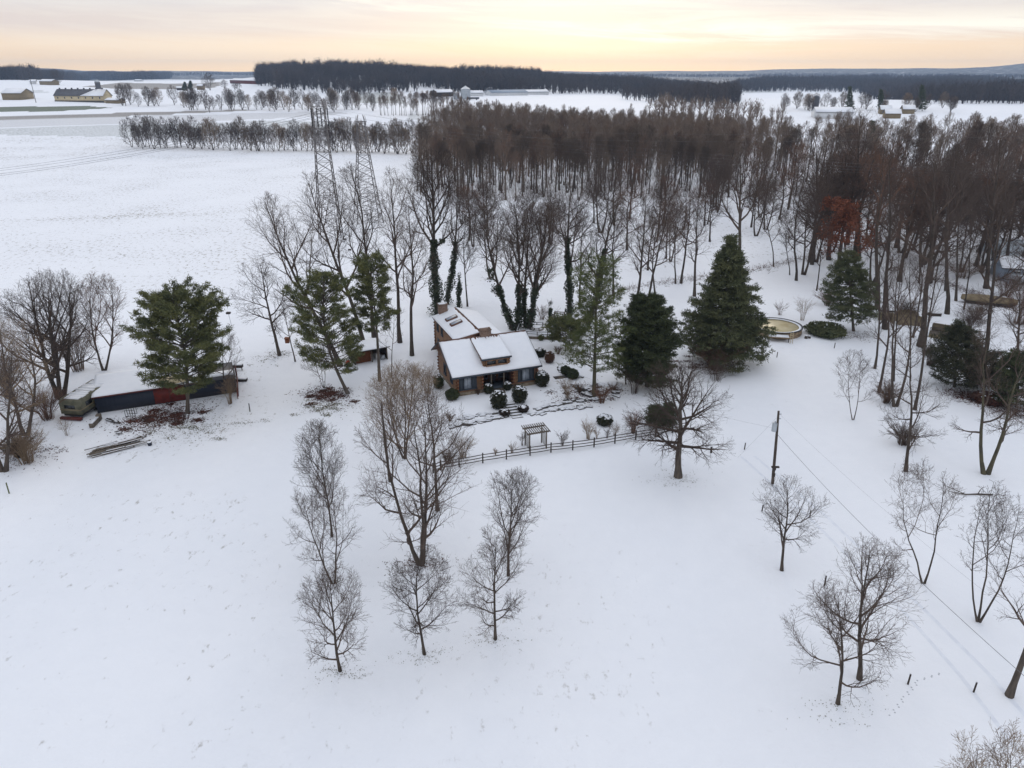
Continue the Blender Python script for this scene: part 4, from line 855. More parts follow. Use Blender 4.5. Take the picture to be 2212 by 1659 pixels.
def window(parent, x0, x1, z0, z1, y, face=-1, axis='x', shut=(0, 0), glass='glass', fm='slate', mull=1):
    def bx(mb, a0, a1, c0, c1, d0, d1):
        lo, hi = sorted((y + face * d0, y + face * d1))
        mb.box(a0, a1, lo, hi, c0, c1) if axis == 'x' else mb.box(lo, hi, a0, a1, c0, c1)
    f = MB(); g = MB(); t = .07
    wx0, wx1 = x0 + shut[0], x1 - shut[1]
    bx(f, wx0, wx0 + t, z0, z1, .10, .20); bx(f, wx1 - t, wx1, z0, z1, .10, .20); bx(f, wx0 + t, wx1 - t, z0, z0 + t, .10, .20); bx(f, wx0 + t, wx1 - t, z1 - t, z1, .10, .20)
    for k in range(mull):
        c = wx0 + (wx1 - wx0) * (k + 1) / (mull + 1); bx(f, c - .02, c + .02, z0 + t, z1 - t, .13, .17)
    bx(f, wx0 - shut[0] - .06, wx1 + shut[1] + .06, z0 - .12, z0, .08, .24); bx(f, wx0 - shut[0] - .06, wx1 + shut[1] + .06, z1, z1 + .10, .08, .22)
    o = obj('window', f, fm, parent); bx(g, wx0 + t, wx1 - t, z0 + t, z1 - t, .10, .14); obj('pane', g, glass, o)
    for sd, wd in ((0, shut[0]), (1, shut[1])):
        if not wd: continue
        s = MB(); a = wx0 - wd if sd == 0 else wx1; bx(s, a + .02, a + wd - .02, z0, z1, .08, .15)
        for k in range(9): zz = z0 + .1 + k * (z1 - z0 - .2) / 9; bx(s, a + .09, a + wd - .09, zz, zz + .1, .15, .175)
        obj('shutter', s, fm, o)
    return o
window(house, .12, 2.8, .95, 2.72, 0, shut=(.72, .78), glass='curtain'); window(house, 9.0, 11.55, .95, 2.72, 0, shut=(.62, .72), glass='curtain')
for y0, z0, h_ in ((1.9, 1.2, 1.5), (5.2, 1.2, 1.5), (4.6, 3.7, 1.2)): window(house, y0, y0 + 1.2, z0, z0 + h_, 0, -1, 'y')
# porch
pf = MB(); pf.box(3.7, 8.25, -.3, 2.1, .42, .54); obj('porch_floor', pf, 'slate', house)
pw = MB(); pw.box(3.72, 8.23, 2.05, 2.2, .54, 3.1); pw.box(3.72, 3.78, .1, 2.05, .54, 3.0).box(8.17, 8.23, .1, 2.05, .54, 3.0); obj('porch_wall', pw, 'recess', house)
dr = MB(); dr.box(5.45, 6.4, 1.98, 2.05, .56, 2.6); door = obj('door', dr, 'darkwood', house); hd = MB(); hd.rod((6.3, 1.95, 1.5), (6.3, 1.90, 1.5), .05); obj('handle', hd, 'galv', door)
window(house, 4.1, 5.1, 1.2, 2.4, 2.2 - .17 + .06, mull=0); window(house, 6.8, 7.8, 1.2, 2.4, 2.2 - .17 + .06, mull=0)
for X in (4.95, 6.85):
    p = MB(); p.box(X - .09, X + .09, -.22, -.04, .54, 2.95); p.slab([(X - .5, -.2, 2.98), (X + .5, -.2, 2.98), (X + .5, -.06, 2.98), (X - .5, -.06, 2.98)], .12); obj('porch_post', p, 'weathered', house)
st = MB()
for k in range(3): st.box(5.1, 6.7, -.62 - .3 * k, -.3 - .3 * k, -.1, .40 - .14 * k)
obj('porch_steps', st, 'weathered', house)
# dormer
d = MB(); dx0, dx1 = 4.0, 7.85
for X in (dx0, dx1):
    zz = 3.7; 
    while zz < 6.2:
        ya = max(.75, (zz - 3.05) / .513 - .7 - .75); yb = (zz - 3.18) / .513 - .7 + .5
        ztop = lambda y: 4.78 + (y - .1) * .262
        ys = .38 if zz < 4.85 else (zz - 4.78) / .262 + .25
        if yb > ys + .1: d.rod((X, ys, zz), (X, yb, zz), .12, None, 8)
        zz += .22
d.prism([(.41, 3.55), (.41, 4.85), (5.3, 6.1), (5.3, 5.9)], dx0 + .02, dx1 - .02, 'x')
logs(d, dx0, dx1, .36, 3.5, 4.85, 'x', r=.12, out=.15)
dorm = obj('dormer', d, 'log', house)
obj('dormer_eave', MB().box(3.6, 8.15, .05, .12, 4.74, 4.98), 'slate', dorm)
dd_ = MB(); dd_.slab([(3.62, .12, 4.99), (8.13, .12, 4.99), (8.13, 5.5, 6.46), (3.62, 5.5, 6.46)], .14); obj('dormer_roof', dd_, 'shingle', dorm)
s2 = MB(); snow_sheet(s2, (3.66, .08, 4.99), (8.09, .08, 4.99), (8.09, 5.35, 6.42), (3.66, 5.35, 6.42), ragged=.16, nx=40); obj('dormer_snow', s2, 'snow', dorm, True)
for X in (4.35, 6.0): 
    wn = window(house, X, X + 1.5, 3.92, 4.66, .32, fm='log', mull=0); wn.name = 'dormer_window'
# rear wing
wg = MB(); wx0, wx1, wy0, wy1 = 2.2, 9.2, 8.6, 18.9; wz = 5.5
wg.box(wx0 + .05, wx1 - .05, wy0, wy1 - .05, 0, wz - .1); wg.prism([(wx0 + .05, wz - .1), (wx1 - .05, wz - .1), (5.67, 6.6)], wy0, wy1 - .05, 'y')
logs(wg, wy0, wy1, wx0, .3, wz - .1, 'y', out=.25); logs(wg, wy0, wy1, wx1, .3, wz - .1, 'y', out=.25); logs(wg, wx0, wx1, wy1, .3, wz, 'x', out=.25)
wing = obj('rear_wing', wg, 'log', house)
we = MB(); z = .4; i = 0
while z < 5.5:
    we.rod((wx0 - .3, wy1, z), (wx0 + .1, wy1, z), .13, None, 7) if i % 2 else we.rod((wx0, wy1 - .1, z), (wx0, wy1 + .3, z), .13, None, 7); z += .26; i += 1
obj('wing_log_ends', we, 'log_end', wing)
wr = MB(); wr.slab([(1.8, 6.2, 5.66), (5.67, 6.2, 6.84), (5.67, 19.35, 6.84), (1.8, 19.35, 5.66)], .15); wr.slab([(5.67, 6.2, 6.844), (9.54, 6.2, 5.66), (9.54, 19.35, 5.66), (5.67, 19.35, 6.844)], .15)
wro = obj('wing_roof', wr, 'shingle', wing)
s3 = MB(); snow_sheet(s3, (1.78, 19.37, 5.66), (1.78, 7.4, 5.66), (5.5, 6.3, 6.78), (5.5, 19.37, 6.78), ragged=.05); snow_sheet(s3, (9.56, 6.3, 5.66), (9.56, 19.37, 5.66), (5.8, 19.37, 6.79), (5.8, 6.3, 6.79), ragged=.02); obj('wing_snow', s3, 'snow', wing, True)
for y0 in (12.1, 14.6):
    k = MB(); zf = lambda x: 5.66 + (x - 1.8) * .305
    k.slab([(2.9, y0, zf(2.9) + .32), (4.7, y0, zf(4.7) + .32), (4.7, y0 + 1.1, zf(4.7) + .32), (2.9, y0 + 1.1, zf(2.9) + .32)], .34); sk = obj('skylight', k, 'shingle', wing)
    g = MB(); g.slab([(3.02, y0 + .12, zf(3.02) + .335), (4.58, y0 + .12, zf(4.58) + .335), (4.58, y0 + .98, zf(4.58) + .335), (3.02, y0 + .98, zf(3.02) + .335)], .02); obj('skylight_pane', g, 'curtain', sk)
for y0, z0 in ((9.8, 1.4), (13.2, 1.4), (16.4, 1.4), (14.2, 4.0), (16.6, 4.0)): window(wing, y0, y0 + 1.0, z0, z0 + 1.2, wx0, -1, 'y')
for x, y, zt, wd in ((6.1, 5.55, 7.35, 1.5), (3.6, 19.2, 7.6, 1.4)):
    c = MB(); c.box(x - wd / 2, x + wd / 2, y - .45, y + .45, 4.5 if y < 10 else 0, zt); c.box(x - wd / 2 - .08, x + wd / 2 + .08, y - .53, y + .53, zt, zt + .12); ch = obj('chimney', c, 'chimney', house)
    s = MB(); s.box(x - wd / 2, x + wd / 2 - .3, y - .45, y + .4, zt + .12, zt + .2); s.box(x + wd / 2 - .28, x + wd / 2 - .02, y - .2, y + .2, zt + .12, zt + .3); obj('flue', s, 'snow' if y > 10 else 'chimney', ch)

# ------------------------------------------------------------------ stone edges and garden steps
def H2(x, y, z=0): return Vector((HO.x + x * math.cos(HA) - y * math.sin(HA), HO.y + x * math.sin(HA) + y * math.cos(HA), z))
def stones(name, label, uvs, n, seed, sz=(.2, .55), spread=.25, hh=.22):
    rs = np.random.RandomState(seed); P = [at(*p) for p in uvs]; L = [(P[i + 1] - P[i]).length for i in range(len(P) - 1)]; root = thing(name, label, 'stone edging', P[0]); mb = MB(); sn_ = MB()
    for _ in range(n):
        q = rs.rand() * sum(L); i = 0
        while q > L[i]: q -= L[i]; i += 1
        p = P[i].lerp(P[i + 1], q / L[i]) - P[0]; a = rs.uniform(-.5, .5) + math.atan2((P[i + 1] - P[i]).y, (P[i + 1] - P[i]).x); l, w_ = rs.uniform(*sz), rs.uniform(.12, .25); h_ = rs.uniform(.3, 1) * hh
        c = (p.x + rs.normal() * .05, p.y + rs.normal() * spread, 0); mb.box(-l, l, -w_, w_, -.1, h_, a, c)
        if rs.rand() < .75: sn_.box(-l * .97, l * .97, -w_ * .75, w_ * 1.05, h_, h_ + .05, a, c)
    obj('stones', mb, 'darkstone', root); obj('snow_cover', sn_, 'snow', root); return root
stones('stone_wall', 'low dark stone edging across the lawn left of the garden steps', [(975, 920), (1020, 915), (1065, 905), (1093, 900)], 60, 1, sz=(.25, .6))
stones('stone_wall', 'upper faint stone edging across the lawn left of the steps', [(990, 905), (1035, 897), (1075, 890)], 26, 2, hh=.12)
stones('stone_wall', 'low dark stone edging across the lawn right of the garden steps', [(1145, 897), (1180, 890), (1230, 882), (1275, 878)], 52, 3, hh=.16)
stones('stone_wall', 'upper stone edging running from the steps to the garden pine', [(1148, 888), (1190, 876), (1250, 866), (1300, 862)], 60, 4, hh=.2)
stones('rock_bed', 'rocky planting bed around the garden pine', [(1240, 836), (1270, 845), (1310, 842), (1335, 850)], 60, 5, sz=(.3, .6), spread=.9, hh=.35)
stones('stone_border', 'dark stones bordering the bed by the juniper bushes', [(1203, 790), (1212, 803), (1235, 815), (1260, 818)], 14, 6, spread=.4)
b0, b1 = at(1098, 872), at(1118, 902); root = thing('garden_steps', 'snow-covered stone steps between the two ball shrubs', 'garden steps', b1)
dv = (b0 - b1); ang = math.atan2(dv.y, dv.x) - math.pi / 2
for k in range(6):
    p = dv * (k / 6.0); mb = MB(); mb.box(-.75, .75, -.18, .3, -.1, .05 + k * .06, ang, (p.x, p.y, 0)); stp = obj('step', mb, 'darkstone', root); s = MB(); s.box(-.73, .73, -.1, .32, .05 + k * .06, .09 + k * .06, ang, (p.x, p.y, 0)); obj('step_snow', s, 'snow', stp)
mb = MB(); mb.box(-1.1, 1.1, -.5, .5, 0, .06, .3); o = obj('stone_slab', mb, 'darkstone'); o.location = at(1212, 815); tag(o, 'flat dark stone slab on the snow left of the juniper bushes', 'slab')
mb = MB(); mb.ico((0, 0, .15), (1.9, 1.1, .4), rs, .02, 20, 9); o = obj('snow_covered_pond', mb, 'snow', None, True); o.location = at(1318, 832); tag(o, 'smooth snow-covered mound behind the garden pine', 'mound')

# ------------------------------------------------------------------ rail fence
FP = [(936, 1022), (952, 1016), (992, 1009), (1043, 1000), (1094, 992), (1145, 984), (1190, 977), (1237, 972), (1283, 966), (1328, 958), (1373, 950), (1416, 942), (1452, 935), (1480, 930)]
fp = [at(*p) for p in FP]; fence = thing('rail_fence', 'three-rail dark wooden fence below the log house garden', 'fence', fp[0])
for i, p in enumerate(fp):
    q = p - fp[0]; mb = MB(); mb.box(q.x - .075, q.x + .075, q.y - .075, q.y + .075, -.1, 1.3); obj('post', mb, 'darkwood', fence)
    if i:
        a = fp[i - 1] - fp[0]
        for z in (.35, .72, 1.1):
            mb = MB(); mb.tubes([[(a.x, a.y, z), ((a.x + q.x) / 2, (a.y + q.y) / 2, z - .03), (q.x, q.y, z)]], [[.05, .055, .05]], 5); obj('rail', mb, 'darkwood', fence)
# arbor
A0, A1 = at(1144, 975), at(1180, 969); dv = A1 - A0; ar = thing('garden_arbor', 'grey wooden arbor with lattice sides behind the rail fence', 'arbor', A0, math.atan2(dv.y, dv.x))
W_ = dv.length; D_ = 1.6
for x in (0, W_):
    for y in (0, D_): obj('post', MB().box(x - .06, x + .06, y - .06, y + .06, -.1, 2.25), 'weathered', ar)
    lt = MB()
    for k in range(-3, 9):
        z0 = k * .28; 
        for s in (1, -1):
            za, zb = (z0, z0 + D_) if s > 0 else (z0 + D_, z0); ya, yb = 0, D_
            t0 = 0; t1 = 1
            zs = np.array([za, zb]); 
            pts = [(x, D_ * t, za + (zb - za) * t) for t in np.linspace(0, 1, 12) if .1 < za + (zb - za) * t < 2.1]
            if len(pts) > 1: lt.rod(pts[0], pts[-1], .018, None, 4)
    obj('lattice', lt, 'weathered', ar)
for y in (0, D_): obj('beam', MB().box(-.35, W_ + .35, y - .05, y + .05, 2.25, 2.42), 'weathered', ar)
for k in range(11):
    x = -.3 + k * (W_ + .6) / 10; r_ = MB(); r_.slab([(x - .03, -.5, 2.56), (x + .03, -.5, 2.56), (x + .03, D_ + .55, 2.56), (x - .03, D_ + .55, 2.56)], .13); rr_ = obj('rafter', r_, 'weathered', ar)
pass
# patio with fence, round table and bench
c = at(1163, 722); pa = thing('garden_patio', 'snowy railed patio behind the right end of the log house', 'patio', c, -.12)
mb = MB(); mb.box(-3.6, 3.6, -2.6, 2.6, 0, .45); obj('deck', mb, 'weathered', pa); obj('deck_snow', MB().box(-3.55, 3.55, -2.55, 2.55, .45, .52), 'snow', pa)
for x0, y0, x1, y1 in ((-3.5, -2.5, -3.5, 2.5), (-3.5, 2.5, .5, 2.5), (3.5, -2.5, 3.5, 1.2), (-3.5, -2.5, 3.5, -2.5)):
    mb = MB(); n = 4
    for k in range(n + 1): x, y = x0 + (x1 - x0) * k / n, y0 + (y1 - y0) * k / n; mb.box(x - .06, x + .06, y - .06, y + .06, .5, 1.35)
    for z in (.9, 1.3): mb.rod((x0, y0, z), (x1, y1, z), .05)
    rl = obj('railing', mb, 'darkwood', pa); s = MB(); s.rod((x0, y0, 1.38), (x1, y1, 1.38), .06); obj('railing_snow', s, 'snow', rl)
tb = thing('picnic_table', 'round snow-topped picnic table on the patio', 'table', at(1163, 722) + Vector((-.3, .3, .52)), .3)
mb = MB(); mb.tubes([[(0, 0, .68), (0, 0, .75)]], [[.75, .75]], 14); obj('table_top', mb, 'weathered', tb); s = MB(); s.tubes([[(0, 0, .751), (0, 0, .82)]], [[.73, .68]], 14); obj('snow_cap', s, 'snow', tb)
for a in range(4):
    x, y = math.cos(a * 1.57 + .4), math.sin(a * 1.57 + .4); obj('leg', MB().rod((x * .25, y * .25, .68), (x * .8, y * .8, 0), .05), 'darkwood', tb)
    mb = MB(); mb.box(-.5, .5, -.14, .14, .40, .46, a * 1.57 + .4 + 1.57, (x * 1.15, y * 1.15, 0)); obj('bench_seat', mb, 'darkwood', tb)
sw = thing('garden_arch', 'small grey wooden garden arch beside the straight ivy tree', 'arch', at(1208, 700), -.2)
for x in (-.9, .9):
    for y in (-.5, .5): obj('post', MB().box(x - .06, x + .06, y - .06, y + .06, 0, 2.2), 'weathered', sw)
    obj('beam', MB().box(x - .05, x + .05, -.7, .7, 2.2, 2.32), 'weathered', sw)
for y in (-.5, .5): obj('crossbeam', MB().box(-.84, .84, y - .05, y + .05, 2.05, 2.19), 'weathered', sw)

# ------------------------------------------------------------------ woodshed
b = at(768, 789); e = at(838, 776); dv = e - b; ws = thing('woodshed', 'open-fronted woodshed stacked with firewood under a snowy roof', 'shed', b, math.atan2(dv.y, dv.x)); L_ = dv.length; Dp = 3.6
mb = MB(); mb.box(0, L_, Dp - .08, Dp, 0, 2.0).box(0, .08, .2, Dp - .08, 0, 1.9).box(L_ - .08, L_, .2, Dp - .08, 0, 1.9); obj('wall', mb, 'darkwood', ws)
for x in (.06, L_ * .52, L_ - .06): obj('post', MB().box(x - .07, x + .07, 0, .14, -.1, 2.15), 'weathered', ws)
mb = MB(); mb.slab([(-.35, -.45, 2.25), (L_ + .35, -.45, 2.25), (L_ + .35, Dp + .4, 2.35), (-.35, Dp + .4, 2.35)], .1); rfo = obj('roof', mb, 'darkwood', ws); s = MB(); snow_sheet(s, (-.34, -.44, 2.25), (L_ + .34, -.44, 2.25), (L_ + .34, Dp + .39, 2.35), (-.34, Dp + .39, 2.35), t=.12); obj('roof_snow', s, 'snow', rfo, True)
fw = thing('firewood_stack', 'stacked split firewood filling the left half of the woodshed', 'firewood', b, math.atan2(dv.y, dv.x)); mb = MB()
for i in range(17):
    for j in range(11): x = .25 + i * .145 * (L_ * .5) / 2.6; z = .12 + j * .155; mb.rod((x, .3 + rs.rand() * .1, z), (x, 1.1, z), .075, None, 6)
obj('split_logs', mb, 'log_end', fw)
it = thing('white_drum', 'pale drum and crates stored in the right half of the woodshed', 'drum', H2(0, 0) * 0 + b + Vector((math.cos(ws.rotation_euler[2]) * L_ * .66, math.sin(ws.rotation_euler[2]) * L_ * .66 + .9, 0))); mb = MB(); mb.tubes([[(0, 0, 0), (0, 0, .3), (0, 0, .9), (0, 0, .95)]], [[.35, .38, .38, .34]], 12); obj('body', mb, 'white', it); obj('crate', MB().box(.5, 1.1, -.3, .3, 0, .7), 'galv', it)
# red tiller
tl = thing('red_tiller', 'red garden tiller standing between the curved pine and the woodshed', 'tiller', at(752, 791), .4)
mb = MB(); mb.box(-.35, .35, -.22, .22, .35, .75); mb.box(-.2, .25, -.15, .15, .75, .95); obj('engine', mb, 'orange', tl)
for y in (-.3, .3): mb = MB(); mb.tubes([[(0, y - .06, .25), (0, y + .06, .25)]], [[.25, .25]], 12); obj('wheel', mb, 'black', tl)
for y in (-.2, .2): obj('handlebar', MB().rod((-.3, y, .7), (-1.1, y, 1.1), .025), 'black', tl)
nb = thing('nest_box', 'brown wooden nest box fixed on the small leaning tree', 'nest box', at(633, 779) + Vector((-.5, 0, 3.0)), 0); mb = MB(); mb.box(-.3, .3, -.25, .25, 0, .7); mb.slab([(-.38, -.38, .78), (.38, -.38, .78), (.38, .3, .88), (-.38, .3, .88)], .06); obj('box', mb, 'log_end', nb)

# ------------------------------------------------------------------ navy shed and camper at left
b = at(211, 893); e = at(513, 847); dv = e - b; ns = thing('navy_shed', 'long low navy-blue shed with a red door and snow on its flat roof', 'shed', b, math.atan2(dv.y, dv.x)); L_ = dv.length; Dp = 6.6; Hh = 2.25
obj('wall', MB().box(0, L_, 0, Dp, 0, Hh), 'navy', ns)
mb = MB(); mb.slab([(-.25, -.3, Hh + .2), (L_ * .73, -.3, Hh + .2), (L_ * .73, Dp + .2, Hh + .75), (-.25, Dp + .2, Hh + .75)], .18); r_ = obj('roof', mb, 'maroon', ns)
s = MB(); snow_sheet(s, (-.24, -.28, Hh + .2), (L_ * .73, -.28, Hh + .2), (L_ * .73, Dp + .19, Hh + .75), (-.24, Dp + .19, Hh + .75), t=.09); obj('roof_snow', s, 'snow', r_, True)
mb = MB(); mb.box(L_ * .73 + .01, L_ + .1, -.15, 3.0, Hh + .01, Hh + .16); rr2 = obj('end_roof', mb, 'greyroof', ns); obj('end_roof_snow', MB().box(L_ * .75, L_ - .1, 1.0, 2.9, Hh + .16, Hh + .2), 'snow', rr2)
dr = obj('red_door', MB().box(L_ * .40, L_ * .62, -.06, 0, .1, Hh - .1), 'red', ns); hd = MB().box(L_ * .505, L_ * .515, -.065, -.058, .1, Hh - .1); obj('door_gap', hd, 'maroon', dr)
mb = MB(); mb.ico((L_ * .56, 1.6, Hh + .25), (2.6, 1.6, .45), rs, .01, 18, 9); obj('roof_dome', mb, 'cream', ns, True)
rp = thing('red_gate_panel', 'maroon upright board panel standing at the right end of the navy shed', 'board panel', at(515, 862), .35); mb = MB(); mb.box(0, .12, 0, 6.5, .4, 1.4); mb.box(-.1, 0, 0, .12, -.1, 1.6).box(-.1, 0, 6.3, 6.42, -.1, 2.6).box(0, .12, 5.6, 6.5, 1.41, 2.6); obj('boards', mb, 'maroon', rp)
for u, v, lb in ((514, 800, 'dark box feeder on a post beyond the maroon panel'), (522, 823, 'low dark trough lying beside the maroon panel')):
    tt = thing('feeder', lb, 'feeder', at(u, v)); obj('box', MB().box(-.8, .8, -.35, .35, .5 if v < 810 else .05, .95 if v < 810 else .4), 'darkwood', tt); obj('snow_cap', MB().box(-.78, .78, -.33, .33, .951 if v < 810 else .401, 1.02 if v < 810 else .46), 'snow', tt)
    if v < 810: obj('leg', MB().box(-.7, -.6, -.05, .05, -.1, .5).box(.6, .7, -.05, .05, -.1, .5), 'darkwood', tt)
b = at(133, 907); cp = thing('old_camper', 'weathered beige camper trailer with snow on top at the left end of the navy shed', 'camper', b + Vector((0, .3, 0)), -.42 + .30)
b2 = at(186, 899); cw_ = (b2 - b).length; Ln = 7.2
body = MB(); body.prism([(0, .75), (0, 2.3), (.35, 2.75), (Ln - .3, 2.75), (Ln, 2.4), (Ln, .75)], 0, cw_, 'x'); bo = obj('body', body, 'camper', cp)
s = MB(); rs = np.random.RandomState(4)
for k in range(9): y = .4 + k * (Ln - .9) / 9; s.box(.05 + rs.rand() * .5, cw_ - .05 - rs.rand() * .4, y, y + .5 + rs.rand() * .22, 2.752, 2.80 + rs.rand() * .05)
obj('roof_snow', s, 'snow', cp)
obj('window', MB().box(.7, cw_ - .7, -.03, 0, 1.55, 2.05), 'glass', cp); obj('window', MB().box(cw_, cw_ + .03, 1.2, 2.4, 1.5, 2.1), 'glass', cp); obj('window', MB().box(cw_, cw_ + .03, 4.2, 5.4, 1.5, 2.1), 'glass', cp)
obj('trim_band', MB().box(-.02, cw_ + .02, -.02, Ln + .02, 1.3, 1.42), 'tan', cp)
obj('chassis', MB().box(.2, cw_ - .2, .2, Ln - .2, .4, .75), 'black', cp); obj('bumper', MB().box(0, cw_ + .1, -.5, -.05, .15, .45), 'maroon', cp)
for x in (.1, cw_ - .3):
    for y in (3.0, 4.0): mb = MB(); mb.tubes([[(x, y, .35), (x + .2, y, .35)]], [[.35, .35]], 14); obj('wheel', mb, 'black', cp)
# lumber, junk
def planks(name, label, u0, v0, u1, v1, n, seed, wdt=1.6, m='weathered'):
    rs = np.random.RandomState(seed); a, b = at(u0, v0), at(u1, v1); d = b - a; L = d.length; t = thing(name, label, 'lumber pile', a, math.atan2(d.y, d.x)); mb, s = MB(), MB()
    for i in range(n):
        x0 = rs.rand() * L * .55; l = rs.uniform(.3, .6) * L; y = rs.uniform(-.5, .5) * wdt; z = .05 + rs.rand() * .3; an = rs.normal() * .05; mb.box(0, l, -.09, .09, z, z + .07, an, (x0, y, 0))
        if rs.rand() < .6: s.box(0, l * .95, -.07, .08, z + .07, z + .10, an, (x0, y, 0))
    obj('boards', mb, m, t); obj('snow_cover', s, 'snow', t); return t
planks('lumber_pile', 'snowy pile of long weathered boards in the left foreground field', 185, 985, 320, 950, 34, 1, 2.2)
planks('board_heap', 'few dark boards lying before the navy shed', 235, 905, 270, 918, 8, 2, 1.2, 'darkwood')
planks('scrap_heap', 'small dark scrap heap between the shed and the lumber pile', 245, 938, 268, 934, 8, 3, 1.0, 'darkwood')
cg = thing('wire_crate', 'small dark wire crate by the leaf litter before the shed', 'crate', at(284, 897), .2); mb = MB()
for x in np.linspace(-.6, .6, 5):
    for y in (-.4, .4): mb.rod((x, y, 0), (x, y, .9), .03, None, 4)
for z in (.05, .9): 
    for y in (-.4, .4): mb.rod((-.6, y, z), (.6, y, z), .03, None, 4)
obj('bars', mb, 'black', cg)
bk = thing('blue_bucket', 'dark blue bucket at the end of the lumber pile', 'bucket', at(324, 962)); mb = MB(); mb.tubes([[(0, 0, 0), (0, 0, .45)]], [[.22, .28]], 12); obj('tub', mb, 'navy', bk); mb = MB(); mb.tubes([[(0, 0, .451), (0, 0, .5)]], [[.26, .2]], 12); obj('snow_cap', mb, 'snow', bk)
st_ = thing('stone_stack', 'narrow snow-topped block stack right of the camper', 'block stack', at(198, 925), .1); obj('blocks', MB().box(-.25, .25, 0, 2.2, 0, .6).box(-.3, .2, 2.21, 2.8, 0, .8), 'weathered', st_); obj('snow_cap', MB().box(-.22, .2, .1, 2.0, .601, .68), 'snow', st_)

# ------------------------------------------------------------------ pool
c = at(1676, 716); pl = thing('round_pool', 'round above-ground pool with tan frozen cover and dark rim', 'pool', c); rp_ = 52 * mpp(c); hz = 1.15
mb = MB(); n = 40
def ring(mb, r0, r1, z0, z1):
    a = np.arange(n) * 2 * math.pi / n; P = [np.stack([np.cos(a) * r, np.sin(a) * r, np.full(n, z)], 1) for r, z in ((r1, z0), (r1, z1), (r0, z1), (r0, z0))]; k = mb.addv(np.vstack(P)); i = np.arange(4 * n).reshape(4, n) + k
    for j in range(4): A, B = i[j], i[(j + 1) % 4]; mb.quads(np.stack([A, np.roll(A, -1), np.roll(B, -1), B], 1))
    return mb
obj('wall', ring(mb, rp_ - .08, rp_, 0, hz), 'pool_wall', pl); obj('rim', ring(MB(), rp_ - .15, rp_ + .12, hz, hz + .08), 'navy', pl); obj('rim_snow', ring(MB(), rp_ - .55, rp_ - .16, hz - .12, hz + .02), 'snow', pl)
mb = MB(); mb.tubes([[(0, 0, hz - .3), (0, 0, hz - .16)]], [[rp_ - .1, rp_ - .1]], 40); obj('cover', mb, 'pool_water', pl)
dk = thing('pool_deck', 'small wooden pool deck with ladder at the front of the pool', 'deck', at(1682, 737), -.2); obj('platform', MB().box(-1.8, 1.6, -.5, .9, .7, .85), 'pool_wall', dk); obj('snow_cover', MB().box(-1.75, 1.55, -.45, .85, .85, .93), 'snow', dk)
for x in (-1.7, 1.45): obj('leg', MB().box(x, x + .12, -.45, -.33, -.1, .7), 'darkwood', dk)
mb = MB(); 
for x in (1.7, 2.1): mb.rod((x, -.9, 0), (x, -.2, 1.9), .04)
for k in range(5): mb.rod((1.7, -.85 + k * .13, .3 + k * .33), (2.1, -.85 + k * .13, .3 + k * .33), .03)
obj('ladder', mb, 'cream', dk)
sp = thing('tree_stump', 'snow-capped double stump right of the pool', 'stump', at(1741, 731)); mb = MB(); mb.tubes([[(0, 0, -.1), (0, 0, .5)], [(.6, .1, -.1), (.6, .1, .4)]], [[.3, .24], [.25, .2]], 9); obj('wood', mb, 'bark', sp); mb = MB(); mb.tubes([[(0, 0, .501), (0, 0, .57)], [(.6, .1, .401), (.6, .1, .46)]], [[.23, .18], [.19, .15]], 9); obj('snow_cap', mb, 'snow', sp)

# ------------------------------------------------------------------ tan shelters, deck and boat at right
b = at(1929, 702); ts = thing('tan_shelter', 'curved tan sheet shelter among the tall trunks', 'shelter', b, -.25)
mb = MB(); mb.box(0, .1, 0, 2.6, 0, 1.8); mb.box(-2.2, 0, 2.0, 2.1, .1, 1.7)
obj('side_sheet', mb, 'tan', ts)
mb = MB(); P = []; 
for k in range(11):
    a = k / 10 * math.pi; P.append((2.6 + -2.0 * math.cos(a), 1.5 + .8 * math.sin(a)))
mb.prism([(.6, 0)] + P + [(4.6, 0)], -.1, 0, 'y'); mb.prism([(.6, 0)] + P + [(4.6, 0)], 2.6, 2.7, 'y')
obj('curved_sheet', mb, 'tan', ts); obj('snow_ledge', MB().box(-.2, 4.7, -.45, -.15, 0, .14), 'snow', ts); obj('back_rail', MB().box(-2.4, .6, 2.2, 2.5, 1.7, 1.95), 'darkwood', ts)
b = at(2005, 728); dk2 = thing('railed_deck', 'long low weathered deck with railing right of the tan shelter', 'deck', b, -.62)
obj('floor', MB().box(0, 8, 0, 2.6, .4, .6), 'weathered', dk2); obj('skirt', MB().box(0, 8, -.05, 0, -.2, .6), 'tan', dk2); obj('snow_cover', MB().box(3.0, 7.9, .5, 2.5, .6, .67), 'snow', dk2)
for y in (-.02, 2.6):
    mb = MB()
    for k in range(7): mb.box(k * 1.3, k * 1.3 + .1, y - .04, y + .04, .6, 1.7)
    mb.box(0, 8, y - .05, y + .05, 1.7, 1.8).box(0, 8, y - .03, y + .03, 1.1, 1.2); obj('railing', mb, 'weathered', dk2)
obj('back_screen', MB().box(.1, 4.5, 2.66, 2.74, .3, 1.9), 'tan', dk2)
b = at(2074, 652); bt = thing('covered_boat', 'long boat under a tan tarp on the snow at right', 'boat', b, -.42)
mb = MB(); xs = np.linspace(0, 1, 14); rings = []
for q in xs:
    wv = 1.15 * math.sin(math.pi * min(1, .12 + q * .8)) ** .6; hv = .5 + .75 * math.sin(math.pi * min(1, .2 + q * .65)); rings.append([(q * 9.5, -wv, .7), (q * 9.5, -wv * .75, .7 + hv * .55), (q * 9.5, 0, .7 + hv), (q * 9.5, wv * .75, .7 + hv * .55), (q * 9.5, wv, .7)])
